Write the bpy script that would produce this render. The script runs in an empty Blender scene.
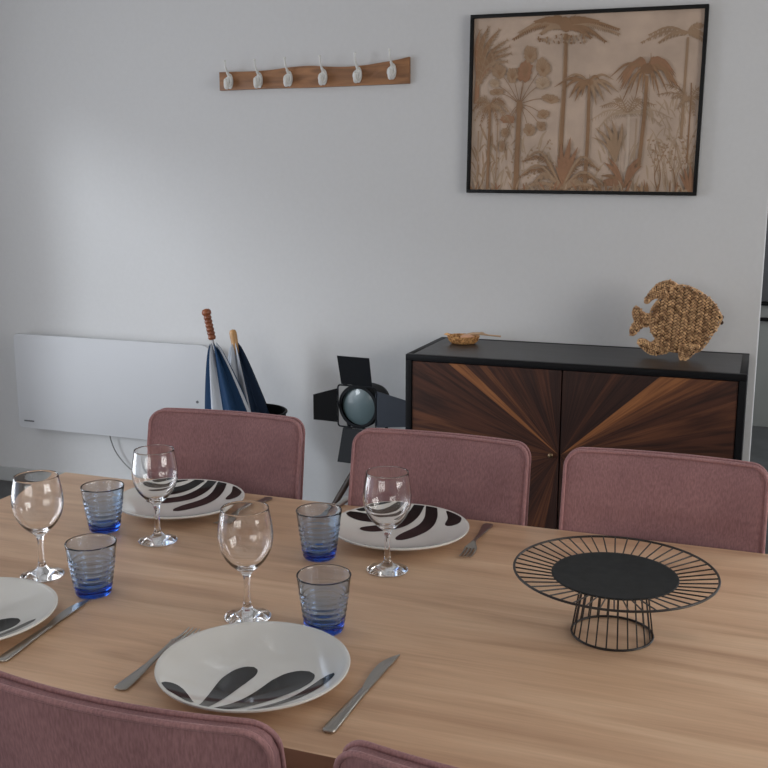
import bpy, bmesh, math, random
from mathutils import Vector, Matrix

SC = bpy.context.scene
COL = SC.collection
rnd = random.Random(7)
PI = math.pi

# ------------------------------------------------------------------ camera
CAM_H = 1.42
cam_d = bpy.data.cameras.new('camera')
cam = bpy.data.objects.new('camera', cam_d)
COL.objects.link(cam)
SC.camera = cam
cam_d.sensor_width = 36.0
cam_d.lens = 36.0 * 1024.0 / 768.0
cam_d.clip_start = 0.02
PITCH = math.atan(204.0 / 1024.0)
YAW = math.atan(386.0 / math.hypot(1024.0, 204.0))
cam.location = (0, 0, CAM_H)
cam.rotation_euler = (PI / 2 - PITCH, 0, YAW)

# ------------------------------------------------------------------ exposure, world
SC.view_settings.view_transform = 'Standard'
SC.view_settings.look = 'None'
SC.view_settings.gamma = 1.0
SC.view_settings.use_curve_mapping = False
SC.view_settings.exposure = 0.06
SC.cycles.max_bounces = 14
SC.cycles.transmission_bounces = 12
SC.cycles.glossy_bounces = 6
SC.cycles.diffuse_bounces = 5
SC.cycles.transparent_max_bounces = 16
SC.cycles.blur_glossy = 1.0
SC.cycles.sample_clamp_indirect = 6.0

world = bpy.data.worlds.new('sky')
SC.world = world
world.use_nodes = True
wn = world.node_tree.nodes
wn['Background'].inputs[0].default_value = (0.55, 0.68, 0.95, 1)
wn['Background'].inputs[1].default_value = 1.0


def area(name, loc, target, sx, sy, power, color, spread=180):
    d = bpy.data.lights.new(name, 'AREA')
    d.shape = 'RECTANGLE'
    d.size = sx
    d.size_y = sy
    d.energy = power
    d.color = color
    d.spread = math.radians(spread)
    o = bpy.data.objects.new(name, d)
    COL.objects.link(o)
    o.location = loc
    v = Vector(target) - Vector(loc)
    o.rotation_euler = v.to_track_quat('-Z', 'Y').to_euler()
    return o


# daylight through the patio door; the rear, right and kitchen lamps are added fill
WX = -3.75
area('daylight_patio', (WX - 0.42, 1.75, 1.15), (0, 1.75, 1.15), 1.9, 2.05, 56, (0.97, 0.98, 1.0))
area('fill_rear', (-1.2, -2.64, 1.45), (-1.2, 0, 1.45), 2.3, 1.2, 40, (1.0, 0.93, 0.83))  # fill added behind the camera for the table front
area('fill_right', (2.6 + 0.12, 1.3, 1.55), (0, 1.3, 1.1), 2.0, 1.3, 62, (1.0, 0.95, 0.88))  # added to brighten the table and the right of the wall
area('fill_kitchen', (2.72, 5.0, 1.7), (0, 5.0, 1.2), 1.2, 1.0, 60, (0.9, 0.95, 1.0))  # added to brighten the far room, source unseen
# low hazy sun through the patio door, from behind left
sun_d = bpy.data.lights.new('hazy_sun', 'SUN')
sun_d.energy = 1.1
sun_d.angle = math.radians(11)
sun_d.color = (0.88, 0.94, 1.0)
sun = bpy.data.objects.new('hazy_sun', sun_d)
COL.objects.link(sun)
sun.location = (-6, -4, 4)
sun.rotation_euler = Vector((0.595, 0.804, -0.27)).to_track_quat('-Z', 'Y').to_euler()


# ------------------------------------------------------------------ materials
def mat(name, color, rough=0.5, metal=0.0, spec=0.5, **kw):
    m = bpy.data.materials.new(name)
    m.use_nodes = True
    b = m.node_tree.nodes['Principled BSDF']
    b.inputs['Base Color'].default_value = (*color, 1)
    b.inputs['Roughness'].default_value = rough
    b.inputs['Metallic'].default_value = metal
    b.inputs['Specular IOR Level'].default_value = spec
    for k, v in kw.items():
        b.inputs[k.replace('_', ' ')].default_value = v
    return m


def nodes(m):
    return m.node_tree.nodes, m.node_tree.links, m.node_tree.nodes['Principled BSDF']


def noise_mix(m, c1, c2, scale=(1, 1, 1), nscale=5.0, detail=4.0, lo=0.35, hi=0.65, coord='Object', bump=0.0, bdist=0.002, dist=0.0):
    n, l, b = nodes(m)
    tc = n.new('ShaderNodeTexCoord')
    mp = n.new('ShaderNodeMapping')
    mp.inputs['Scale'].default_value = scale
    nz = n.new('ShaderNodeTexNoise')
    nz.inputs['Scale'].default_value = nscale
    nz.inputs['Detail'].default_value = detail
    nz.inputs['Distortion'].default_value = dist
    cr = n.new('ShaderNodeValToRGB')
    cr.color_ramp.elements[0].position = lo
    cr.color_ramp.elements[1].position = hi
    cr.color_ramp.elements[0].color = (*c1, 1)
    cr.color_ramp.elements[1].color = (*c2, 1)
    l.new(tc.outputs[coord], mp.inputs['Vector'])
    l.new(mp.outputs['Vector'], nz.inputs['Vector'])
    l.new(nz.outputs['Fac'], cr.inputs['Fac'])
    l.new(cr.outputs['Color'], b.inputs['Base Color'])
    if bump:
        bp = n.new('ShaderNodeBump')
        bp.inputs['Strength'].default_value = bump
        bp.inputs['Distance'].default_value = bdist
        l.new(nz.outputs['Fac'], bp.inputs['Height'])
        l.new(bp.outputs['Normal'], b.inputs['Normal'])
    return m


def s2l(r, g, b):
    f = lambda c: ((c / 255) / 12.92) if c / 255 <= 0.04045 else (((c / 255) + 0.055) / 1.055) ** 2.4
    return (f(r), f(g), f(b))


M = {}
M['wall'] = noise_mix(mat('painted_plaster', (0.6, 0.6, 0.6), 0.7), (0.57, 0.573, 0.577), (0.58, 0.583, 0.587), nscale=60, detail=2)
M['wall_grey'] = mat('grey_painted_plaster', (0.30, 0.31, 0.30), 0.6)
M['ceiling'] = mat('ceiling_paint', (0.75, 0.74, 0.72), 0.8)
M['floor'] = noise_mix(mat('dark_floor_tile', (0.1, 0.1, 0.1), 0.45), (0.055, 0.056, 0.058), (0.085, 0.086, 0.088), nscale=9, detail=5)
M['skirting'] = mat('skirting_paint', (0.42, 0.43, 0.43), 0.5)
M['radiator'] = mat('radiator_enamel', (0.53, 0.54, 0.56), 0.6, 0.0, 0.3)
M['radiator_side'] = mat('radiator_plastic', (0.50, 0.51, 0.53), 0.5)
M['grey_mark'] = mat('grey_print', (0.12, 0.12, 0.13), 0.5)
M['cable'] = mat('grey_cable', (0.22, 0.22, 0.22), 0.6)
M['black_metal'] = mat('black_metal', (0.007, 0.007, 0.008), 0.45, 0.0, 0.12)
M['black_wire'] = mat('black_wire', (0.018, 0.014, 0.013), 0.4, 0.1)
M['black_plate'] = noise_mix(mat('black_dish', (0.02, 0.02, 0.02), 0.6, 0.0, 0.25), (0.012, 0.014, 0.015), (0.020, 0.022, 0.023), nscale=60)
M['frame_black'] = mat('black_frame', (0.006, 0.006, 0.006), 0.5, 0.0, 0.2)
M['white_metal'] = mat('white_cast_metal', (0.68, 0.68, 0.66), 0.4)
M['steel'] = mat('brushed_steel', (0.42, 0.40, 0.37), 0.30, 1.0)
M['porcelain'] = mat('white_glazed_porcelain', (0.70, 0.69, 0.655), 0.10, Coat_Weight=0.4, Coat_Roughness=0.04)
M['black_glaze'] = mat('black_glaze', (0.008, 0.008, 0.008), 0.10, 0.0, 0.35)
M['glass'] = mat('clear_glass', (1, 1, 1), 0.0, Transmission_Weight=1.0, IOR=1.48)
M['vinyl'] = mat('dark_metal_legs', (0.02, 0.02, 0.02), 0.4)


def window_glass():
    m = bpy.data.materials.new('window_glass')
    m.use_nodes = True
    n = m.node_tree.nodes
    l = m.node_tree.links
    n.clear()
    out = n.new('ShaderNodeOutputMaterial')
    t = n.new('ShaderNodeBsdfTransparent')
    g = n.new('ShaderNodeBsdfGlossy')
    g.inputs['Roughness'].default_value = 0.0
    mx = n.new('ShaderNodeMixShader')
    mx.inputs[0].default_value = 0.08
    l.new(t.outputs[0], mx.inputs[1])
    l.new(g.outputs[0], mx.inputs[2])
    l.new(mx.outputs[0], out.inputs['Surface'])
    return m


M['window_glass'] = window_glass()


def blue_glass():
    m = mat('blue_glass', (0.93, 0.96, 1.0), 0.0, Transmission_Weight=1.0, IOR=1.48)
    n, l, b = nodes(m)
    va = n.new('ShaderNodeVolumeAbsorption')
    va.inputs['Color'].default_value = (0.20, 0.54, 0.88, 1)
    va.inputs['Density'].default_value = 84.0
    l.new(va.outputs[0], n['Material Output'].inputs['Volume'])
    return m


M['blue_glass'] = blue_glass()


def oak():
    m = mat('light_oak_laminate', (0.4, 0.28, 0.18), 0.42)
    n, l, b = nodes(m)
    tc = n.new('ShaderNodeTexCoord')
    mp = n.new('ShaderNodeMapping')
    mp.inputs['Scale'].default_value = (0.9, 9.0, 9.0)
    l.new(tc.outputs['Object'], mp.inputs['Vector'])
    nz = n.new('ShaderNodeTexNoise')
    nz.inputs['Scale'].default_value = 2.2
    nz.inputs['Detail'].default_value = 5
    nz.inputs['Distortion'].default_value = 0.9
    l.new(mp.outputs['Vector'], nz.inputs['Vector'])
    cr = n.new('ShaderNodeValToRGB')
    e = cr.color_ramp.elements
    e[0].position = 0.28
    e[0].color = (*OAK_D, 1)
    e[1].position = 0.72
    e[1].color = (*OAK_L, 1)
    mid = e.new(0.5)
    mid.color = (*OAK_M, 1)
    l.new(nz.outputs['Fac'], cr.inputs['Fac'])
    # fine pores
    mp2 = n.new('ShaderNodeMapping')
    mp2.inputs['Scale'].default_value = (6, 160, 160)
    l.new(tc.outputs['Object'], mp2.inputs['Vector'])
    n2 = n.new('ShaderNodeTexNoise')
    n2.inputs['Scale'].default_value = 1.5
    n2.inputs['Detail'].default_value = 3
    l.new(mp2.outputs['Vector'], n2.inputs['Vector'])
    mr = n.new('ShaderNodeMapRange')
    mr.inputs['From Min'].default_value = 0.3
    mr.inputs['From Max'].default_value = 0.7
    mr.inputs['To Min'].default_value = 0.93
    mr.inputs['To Max'].default_value = 1.04
    l.new(n2.outputs['Fac'], mr.inputs['Value'])
    # small knots
    mp3 = n.new('ShaderNodeMapping')
    mp3.inputs['Scale'].default_value = (3.2, 7.5, 7.5)
    l.new(tc.outputs['Object'], mp3.inputs['Vector'])
    vo = n.new('ShaderNodeTexVoronoi')
    vo.inputs['Scale'].default_value = 1.0
    l.new(mp3.outputs['Vector'], vo.inputs['Vector'])
    mr3 = n.new('ShaderNodeMapRange')
    mr3.inputs['From Min'].default_value = 0.02
    mr3.inputs['From Max'].default_value = 0.16
    mr3.inputs['To Min'].default_value = 0.78
    mr3.inputs['To Max'].default_value = 1.0
    l.new(vo.outputs['Distance'], mr3.inputs['Value'])
    mu = n.new('ShaderNodeMath')
    mu.operation = 'MULTIPLY'
    l.new(mr.outputs[0], mu.inputs[0])
    l.new(mr3.outputs[0], mu.inputs[1])
    hs = n.new('ShaderNodeHueSaturation')
    l.new(cr.outputs['Color'], hs.inputs['Color'])
    l.new(mu.outputs[0], hs.inputs['Value'])
    l.new(hs.outputs['Color'], b.inputs['Base Color'])
    return m


OAK_D = s2l(186, 148, 118)
OAK_M = s2l(208, 171, 139)
OAK_L = s2l(222, 188, 156)
M['oak'] = oak()
M['oak_edge'] = noise_mix(mat('oak_edge_band', (0.3, 0.2, 0.13), 0.5), s2l(150, 112, 88), s2l(172, 132, 104), scale=(1, 10, 10), nscale=3)


def velvet(name, base, light):
    m = mat(name, base, 0.85, Sheen_Weight=0.4, Sheen_Roughness=0.35, spec=0.2)
    n, l, b = nodes(m)
    b.inputs['Sheen Tint'].default_value = (*light, 1)
    tc = n.new('ShaderNodeTexCoord')
    nz = n.new('ShaderNodeTexNoise')
    nz.inputs['Scale'].default_value = 7
    nz.inputs['Detail'].default_value = 4
    l.new(tc.outputs['Object'], nz.inputs['Vector'])
    mp = n.new('ShaderNodeMapping')
    mp.inputs['Scale'].default_value = (420, 420, 90)
    l.new(tc.outputs['Object'], mp.inputs['Vector'])
    n2 = n.new('ShaderNodeTexNoise')
    n2.inputs['Scale'].default_value = 1
    n2.inputs['Detail'].default_value = 2
    l.new(mp.outputs['Vector'], n2.inputs['Vector'])
    cr = n.new('ShaderNodeValToRGB')
    cr.color_ramp.elements[0].position = 0.3
    cr.color_ramp.elements[1].position = 0.7
    cr.color_ramp.elements[0].color = (base[0] * 0.86, base[1] * 0.84, base[2] * 0.86, 1)
    cr.color_ramp.elements[1].color = (base[0] * 1.12, base[1] * 1.1, base[2] * 1.1, 1)
    l.new(nz.outputs['Fac'], cr.inputs['Fac'])
    mr = n.new('ShaderNodeMapRange')
    mr.inputs['From Min'].default_value = 0.3
    mr.inputs['From Max'].default_value = 0.7
    mr.inputs['To Min'].default_value = 0.8
    mr.inputs['To Max'].default_value = 1.15
    l.new(n2.outputs['Fac'], mr.inputs['Value'])
    hs = n.new('ShaderNodeHueSaturation')
    l.new(cr.outputs['Color'], hs.inputs['Color'])
    l.new(mr.outputs[0], hs.inputs['Value'])
    l.new(hs.outputs['Color'], b.inputs['Base Color'])
    bp = n.new('ShaderNodeBump')
    bp.inputs['Strength'].default_value = 0.25
    bp.inputs['Distance'].default_value = 0.001
    l.new(n2.outputs['Fac'], bp.inputs['Height'])
    l.new(bp.outputs['Normal'], b.inputs['Normal'])
    return m


M['velvet'] = velvet('dusty_pink_velvet', (0.285, 0.155, 0.158), (0.8, 0.56, 0.57))
M['velvet_piping'] = velvet('dusty_pink_piping', (0.33, 0.18, 0.18), (0.85, 0.6, 0.6))
M['rack_wood'] = noise_mix(mat('oiled_oak_board', (0.2, 0.1, 0.05), 0.5), s2l(112, 74, 44), s2l(166, 116, 74), scale=(3, 20, 26), nscale=1.6, detail=6, dist=1.2, lo=0.25, hi=0.75)
M['dark_wood'] = noise_mix(mat('dark_tripod_wood', (0.05, 0.03, 0.02), 0.5), (0.03, 0.018, 0.014), (0.06, 0.035, 0.026), nscale=20)
M['handle_brown'] = noise_mix(mat('varnished_brown_wood', (0.2, 0.06, 0.02), 0.3), (0.16, 0.045, 0.018), (0.28, 0.09, 0.035), nscale=30)
M['handle_yellow'] = noise_mix(mat('yellow_wood', (0.4, 0.2, 0.06), 0.4), (0.38, 0.20, 0.07), (0.50, 0.28, 0.11), nscale=30)
M['nylon_navy'] = mat('navy_nylon', (0.006, 0.016, 0.038), 0.65, 0.0, 0.15)
M['nylon_blue'] = mat('blue_nylon', (0.009, 0.034, 0.085), 0.65, 0.0, 0.15)
M['nylon_white'] = mat('white_nylon', (0.42, 0.45, 0.50), 0.5)
M['grey_steel'] = mat('grey_steel', (0.25, 0.25, 0.26), 0.35, 0.9)
M['lens'] = mat('frosted_lamp_lens', (0.085, 0.125, 0.135), 0.35, Coat_Weight=0.25)
M['lamp_black'] = mat('matt_black_lamp_metal', (0.007, 0.008, 0.010), 0.55, 0.0, 0.15)
M['flap'] = mat('black_flap_lit_blue', (0.009, 0.014, 0.024), 0.5, 0.0, 0.3)  # lamp black with the bluish daylight put into the colour
M['fish'] = noise_mix(mat('woven_water_hyacinth', (0.3, 0.18, 0.08), 0.6), s2l(120, 82, 50), s2l(230, 188, 140), nscale=70, detail=3, lo=0.34, hi=0.66)  # varied strand tones, pale end also paints in the highlights
M['fish_core'] = mat('woven_core_gap_shade', s2l(58, 36, 22), 0.9)  # dark tone paints the shade between the knots, reused for the mouth
M['straw'] = noise_mix(mat('woven_straw', (0.4, 0.25, 0.1), 0.6), s2l(150, 100, 56), s2l(228, 178, 118), nscale=120, detail=2)
M['shell'] = mat('peach_shell', s2l(214, 164, 132), 0.4)
M['twig'] = mat('pale_twig', s2l(176, 148, 118), 0.6)
M['knob'] = mat('aged_brass', (0.25, 0.17, 0.1), 0.35, 0.9)


# ------------------------------------------------------------------ object helpers
def link(name, me, material=None, parent=None, smooth=35):
    o = bpy.data.objects.new(name, me)
    COL.objects.link(o)
    if material is not None:
        for mm in (material if isinstance(material, (list, tuple)) else [material]):
            me.materials.append(mm)
    if smooth:
        for p in me.polygons:
            p.use_smooth = True
        if smooth < 180:
            me.set_sharp_from_angle(angle=math.radians(smooth))
    if parent is not None:
        o.parent = parent
    return o


def build(name, bm, material=None, parent=None, smooth=35, recalc=True):
    if recalc:
        bmesh.ops.recalc_face_normals(bm, faces=bm.faces)
    me = bpy.data.meshes.new(name)
    bm.to_mesh(me)
    bm.free()
    return link(name, me, material, parent, smooth)


def empty(name, loc, rz=0.0):
    o = bpy.data.objects.new(name, None)
    o.empty_display_size = 0.05
    COL.objects.link(o)
    o.location = loc
    o.rotation_euler = (0, 0, rz)
    return o


def tag(o, label, cat, group=None, kind=None):
    o['label'] = label
    o['category'] = cat
    if group:
        o['group'] = group
    if kind:
        o['kind'] = kind
    return o


def struct(name, bm, m, parent=None, smooth=0):
    o = build(name, bm, m, parent, smooth)
    if parent is None:
        o['kind'] = 'structure'
    return o


def copy_tree(o, parent=None):
    c = o.copy()
    COL.objects.link(c)
    c.parent = parent
    for ch in list(o.children):
        copy_tree(ch, c)
    return c


def add_box(bm, x0, x1, y0, y1, z0, z1, bevel=0.0, seg=2, mi=0):
    r = bmesh.ops.create_cube(bm, size=1.0)
    vs = r['verts']
    for v in vs:
        v.co.x = x0 + (v.co.x + 0.5) * (x1 - x0)
        v.co.y = y0 + (v.co.y + 0.5) * (y1 - y0)
        v.co.z = z0 + (v.co.z + 0.5) * (z1 - z0)
    fs = list({f for v in vs for f in v.link_faces})
    for f in fs:
        f.material_index = mi
    if bevel > 0:
        es = list({e for v in vs for e in v.link_edges})
        bmesh.ops.bevel(bm, geom=es, offset=bevel, segments=seg, profile=0.5, affect='EDGES')
    return bm


def box(*a, **k):
    return add_box(bmesh.new(), *a, **k)


def add_lathe(bm, prof, seg=48, cx=0, cy=0, cz=0, mi=0, caps=True, mod=None):
    """prof: list of (r, z); closed at the axis when r==0"""
    rings = []
    for (r, z) in prof:
        if r <= 1e-6:
            rings.append([bm.verts.new((cx, cy, cz + z))])
        else:
            ring = []
            for i in range(seg):
                a = 2 * PI * i / seg
                rr = r * (mod(a, z) if mod else 1)
                ring.append(bm.verts.new((cx + rr * math.cos(a), cy + rr * math.sin(a), cz + z)))
            rings.append(ring)
    for a, b in zip(rings, rings[1:]):
        for i in range(seg):
            j = (i + 1) % seg
            if len(a) == 1 and len(b) == 1:
                continue
            if len(a) == 1:
                f = bm.faces.new((a[0], b[j], b[i]))
            elif len(b) == 1:
                f = bm.faces.new((a[i], a[j], b[0]))
            else:
                f = bm.faces.new((a[i], a[j], b[j], b[i]))
            f.material_index = mi
    return bm


def add_tube(bm, pts, rad, seg=8, closed=False, mi=0, cap=True, flat=1.0):
    """tube along points; rad is a number or list"""
    pts = [Vector(p) for p in pts]
    n = len(pts)
    rads = rad if isinstance(rad, (list, tuple)) else [rad] * n
    rings = []
    up = None
    for i, p in enumerate(pts):
        if closed:
            t = (pts[(i + 1) % n] - pts[i - 1]).normalized()
        else:
            t = (pts[min(i + 1, n - 1)] - pts[max(i - 1, 0)]).normalized()
        if up is None:
            ref = Vector((0, 0, 1)) if abs(t.z) < 0.9 else Vector((1, 0, 0))
            u = t.cross(ref).normalized()
        else:
            u = (up - t * up.dot(t)).normalized()
        up = u
        w = t.cross(u).normalized()
        rings.append([bm.verts.new(p + (u * math.cos(2 * PI * k / seg) + w * math.sin(2 * PI * k / seg) * flat) * rads[i]) for k in range(seg)])
    m = n if closed else n - 1
    for i in range(m):
        a = rings[i]
        b = rings[(i + 1) % n]
        for k in range(seg):
            f = bm.faces.new((a[k], a[(k + 1) % seg], b[(k + 1) % seg], b[k]))
            f.material_index = mi
    if cap and not closed:
        bm.faces.new(rings[0][::-1]).material_index = mi
        bm.faces.new(rings[-1]).material_index = mi
    return bm


def add_prism(bm, pts, axis_y0, axis_y1, mi=0, bevel=0.0):
    """polygon in x,z extruded along y"""
    a = [bm.verts.new((x, axis_y0, z)) for x, z in pts]
    b = [bm.verts.new((x, axis_y1, z)) for x, z in pts]
    fs = [bm.faces.new(a), bm.faces.new(b[::-1])]
    n = len(pts)
    for i in range(n):
        fs.append(bm.faces.new((a[i], b[i], b[(i + 1) % n], a[(i + 1) % n])))
    for f in fs:
        f.material_index = mi
    if bevel:
        es = [e for e in fs[0].edges] + [e for e in fs[1].edges]
        bmesh.ops.bevel(bm, geom=es, offset=bevel, segments=2, profile=0.5, affect='EDGES')
    return bm


def bez(pts, n):
    """Catmull-Rom through points"""
    P = [Vector(p) for p in pts]
    P = [P[0] * 2 - P[1]] + P + [P[-1] * 2 - P[-2]]
    out = []
    segs = len(P) - 3
    for s in range(segs):
        p0, p1, p2, p3 = P[s:s + 4]
        m = n if s < segs - 1 else n + 1
        for i in range(m):
            t = i / n
            out.append(0.5 * ((2 * p1) + (-p0 + p2) * t + (2 * p0 - 5 * p1 + 4 * p2 - p3) * t * t + (-p0 + 3 * p1 - 3 * p2 + p3) * t ** 3))
    return out


# ------------------------------------------------------------------ the room
WY = 3.83
CZ = 2.5
RX = 2.6
RY = -2.5
FY = 6.6
struct('floor', box(WX - 0.32, RX + 0.1, RY - 0.1, FY + 0.1, -0.1, 0), M['floor'])
struct('ceiling', box(WX - 0.1, RX + 0.1, RY - 0.1, FY + 0.1, CZ, CZ + 0.1), M['ceiling'])
bw = box(WX, 0.0, WY, WY + 0.12, 0, CZ)
es = [e for e in bw.edges if abs(e.verts[0].co.x) < 1e-6 and abs(e.verts[1].co.x) < 1e-6 and abs(e.verts[0].co.z - e.verts[1].co.z) > 1]
bmesh.ops.bevel(bw, geom=es, offset=0.006, segments=3, profile=0.5, affect='EDGES')
struct('wall_back', bw, M['wall'], smooth=35)
struct('wall_kitchen_side', box(-0.9, -0.8, WY + 0.12, FY, 0, CZ), M['wall'])
struct('baseboard_back', box(WX, 0.0, WY - 0.012, WY, 0, 0.07, bevel=0.003), M['skirting'])
# left wall with its patio door opening y 0.45..2.45, z 0.1..2.12
PY0, PY1, PZ0, PZ1 = -0.9, 2.75, 0.06, 2.16
bm = bmesh.new()
add_box(bm, WX - 0.32, WX, RY, PY0, 0, CZ)
add_box(bm, WX - 0.32, WX, PY1, FY, 0, CZ)
add_box(bm, WX - 0.32, WX, PY0, PY1, PZ1, CZ)
add_box(bm, WX - 0.32, WX, PY0, PY1, 0, PZ0)
struct('wall_left', bm, M['wall'])


def frame_window(name, axis, c, a0, a1, z0, z1, n, m, fw=0.05, depth=0.06):
    """a glazed frame: axis 'x' = plane at x=c spanning y, 'y' = plane at y=c spanning x"""
    root = empty(name, (0, 0, 0))
    root['kind'] = 'structure'
    bm = bmesh.new()

    def b(p0, p1, q0, q1, d=depth, t=bm):
        if axis == 'x':
            add_box(t, c - d / 2, c + d / 2, p0, p1, q0, q1)
        else:
            add_box(t, p0, p1, c - d / 2, c + d / 2, q0, q1)
    b(a0, a0 + fw, z0, z1)
    b(a1 - fw, a1, z0, z1)
    b(a0 + fw, a1 - fw, z0, z0 + fw)
    b(a0 + fw, a1 - fw, z1 - fw, z1)
    for i in range(1, n):
        x = a0 + (a1 - a0) * i / n
        b(x - fw * 0.6, x + fw * 0.6, z0 + fw, z1 - fw)
    build('frame', bm, m, root, 0)
    g = bmesh.new()
    b(a0 + fw, a1 - fw, z0 + fw, z1 - fw, 0.006, g)
    build('pane', g, M['window_glass'], root, 0)
    return root


frame_window('window_1', 'x', WX - 0.27, PY0, PY1, PZ0, PZ1, 2, M['frame_black'])
# rear wall with a made-up window for the rear fill
bm = bmesh.new()
add_box(bm, WX, -2.4, RY - 0.1, RY, 0, CZ)
add_box(bm, 0.0, RX, RY - 0.1, RY, 0, CZ)
add_box(bm, -2.4, 0.0, RY - 0.1, RY, 0, 0.82)
add_box(bm, -2.4, 0.0, RY - 0.1, RY, 2.1, CZ)
struct('wall_rear', bm, M['wall'])
frame_window('fill_window_rear', 'y', RY - 0.05, -2.4, 0.0, 0.82, 2.1, 3, M['frame_black'])
# right wall and the kitchen wall far beyond the opening
bm = bmesh.new()
add_box(bm, RX, RX + 0.1, RY, 0.2, 0, CZ)
add_box(bm, RX, RX + 0.1, 2.4, 4.3, 0, CZ)
add_box(bm, RX, RX + 0.1, 0.2, 2.4, 0, 0.85)
add_box(bm, RX, RX + 0.1, 0.2, 2.4, 2.25, CZ)
add_box(bm, RX, RX + 0.1, 5.7, FY, 0, CZ)
add_box(bm, RX, RX + 0.1, 4.3, 5.7, 0, 1.1)
add_box(bm, RX, RX + 0.1, 4.3, 5.7, 2.3, CZ)
struct('wall_right', bm, M['wall'])
frame_window('fill_window_kitchen', 'x', RX + 0.05, 4.3, 5.7, 1.1, 2.3, 2, M['frame_black'])  # unseen, made-up window for the kitchen fill
frame_window('fill_window_right', 'x', RX + 0.05, 0.2, 2.4, 0.85, 2.25, 2, M['frame_black'])  # made-up window, lets the right fill in
struct('wall_far', box(-0.9, RX, FY, FY + 0.1, 0, CZ), M['wall_grey'])


# ------------------------------------------------------------------ kitchen unit glimpsed past the wall end
def kitchen():
    r = empty('oven_column', (0.42, 6.25, 0))
    tag(r, 'grey kitchen column with dark glass oven front, glimpsed past the right end of the wall', 'kitchen cabinet')
    build('body', box(-0.52, 0.5, 0.0, 0.33, 0.0, 2.2, bevel=0.003), mat('grey_kitchen_front', (0.34, 0.35, 0.33), 0.4), r)
    build('oven_door', box(-0.44, 0.42, -0.02, 0.0, 0.74, 1.45, bevel=0.003), mat('dark_oven_glass', (0.12, 0.12, 0.125), 0.3), r)
    build('door_edge', box(-0.44, 0.42, -0.026, 0.0, 0.715, 0.737, bevel=0.002), M['frame_black'], r)
    build('lower_edge', box(-0.44, 0.42, -0.026, 0.0, 0.625, 0.645, bevel=0.002), M['frame_black'], r)
    return r


kitchen()


# ------------------------------------------------------------------ dining table
def table():
    r = empty('dining_table', (-0.45, 1.46, 0))
    tag(r, 'light oak rectangular dining table laid with plates and glasses', 'table')
    hx, hy = 1.05, 0.4475
    bm = box(-hx, hx, -hy, hy, 0.712, 0.75, bevel=0.0015)
    bmesh.ops.recalc_face_normals(bm, faces=bm.faces)
    for f in bm.faces:
        if f.normal.z < 0.5:
            f.material_index = 1
    build('table_top', bm, [M['oak'], M['oak_edge']], r, 30)
    for sx in (-1, 1):
        for sy in (-1, 1):
            bm = box(sx * 0.97 - 0.035, sx * 0.97 + 0.035, sy * 0.39 - 0.035, sy * 0.39 + 0.035, 0, 0.712, bevel=0.003)
            build('leg', bm, M['black_metal'], r)
    bm = bmesh.new()
    add_box(bm, -0.935, 0.935, -0.40, -0.37, 0.65, 0.712)
    add_box(bm, -0.935, 0.935, 0.37, 0.40, 0.65, 0.712)
    build('apron', bm, M['black_metal'], r)
    return r


table()
TZ = 0.75


# ------------------------------------------------------------------ chairs
CW = 0.186          # half width of a backrest


def back_pt(u, h, t):
    """u -1..1 across, h height, t 0 front .. 1 rear -> local coords (sitter faces +y)"""
    x = u * CW * (1.0 - 0.03 * max(0, (0.62 - h)) / 0.2)
    y = -0.0 + 0.022 * u * u                       # wraps forward at the ends
    y += -(h - 0.45) * 0.16                        # lean
    y += 0.0675
    th = 0.017 + 0.024 * max(0.0, (0.9 - h) / 0.45)
    # pillow on the front
    y += th * (1 - t)
    return Vector((x, y, h))


def backrest_outline(n_c=7):
    """closed outline (u,h) with rounded top corners"""
    top, bot = 0.90, 0.44
    rc = 0.029
    pts = []
    ru = rc / CW
    for i in range(0, 13):
        pts.append((-1, bot + (top - rc - bot) * i / 12))
    for i in range(1, n_c):
        a = PI - (PI / 2) * i / n_c
        pts.append((-1 + ru + ru * math.cos(a), top - rc + rc * math.sin(a)))
    for i in range(0, 25):
        pts.append((-1 + ru + (2 - 2 * ru) * i / 24, top))
    for i in range(1, n_c):
        a = PI / 2 - (PI / 2) * i / n_c
        pts.append((1 - ru + ru * math.cos(a), top - rc + rc * math.sin(a)))
    for i in range(0, 13):
        pts.append((1, top - rc - (top - rc - bot) * i / 12))
    return pts


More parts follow.
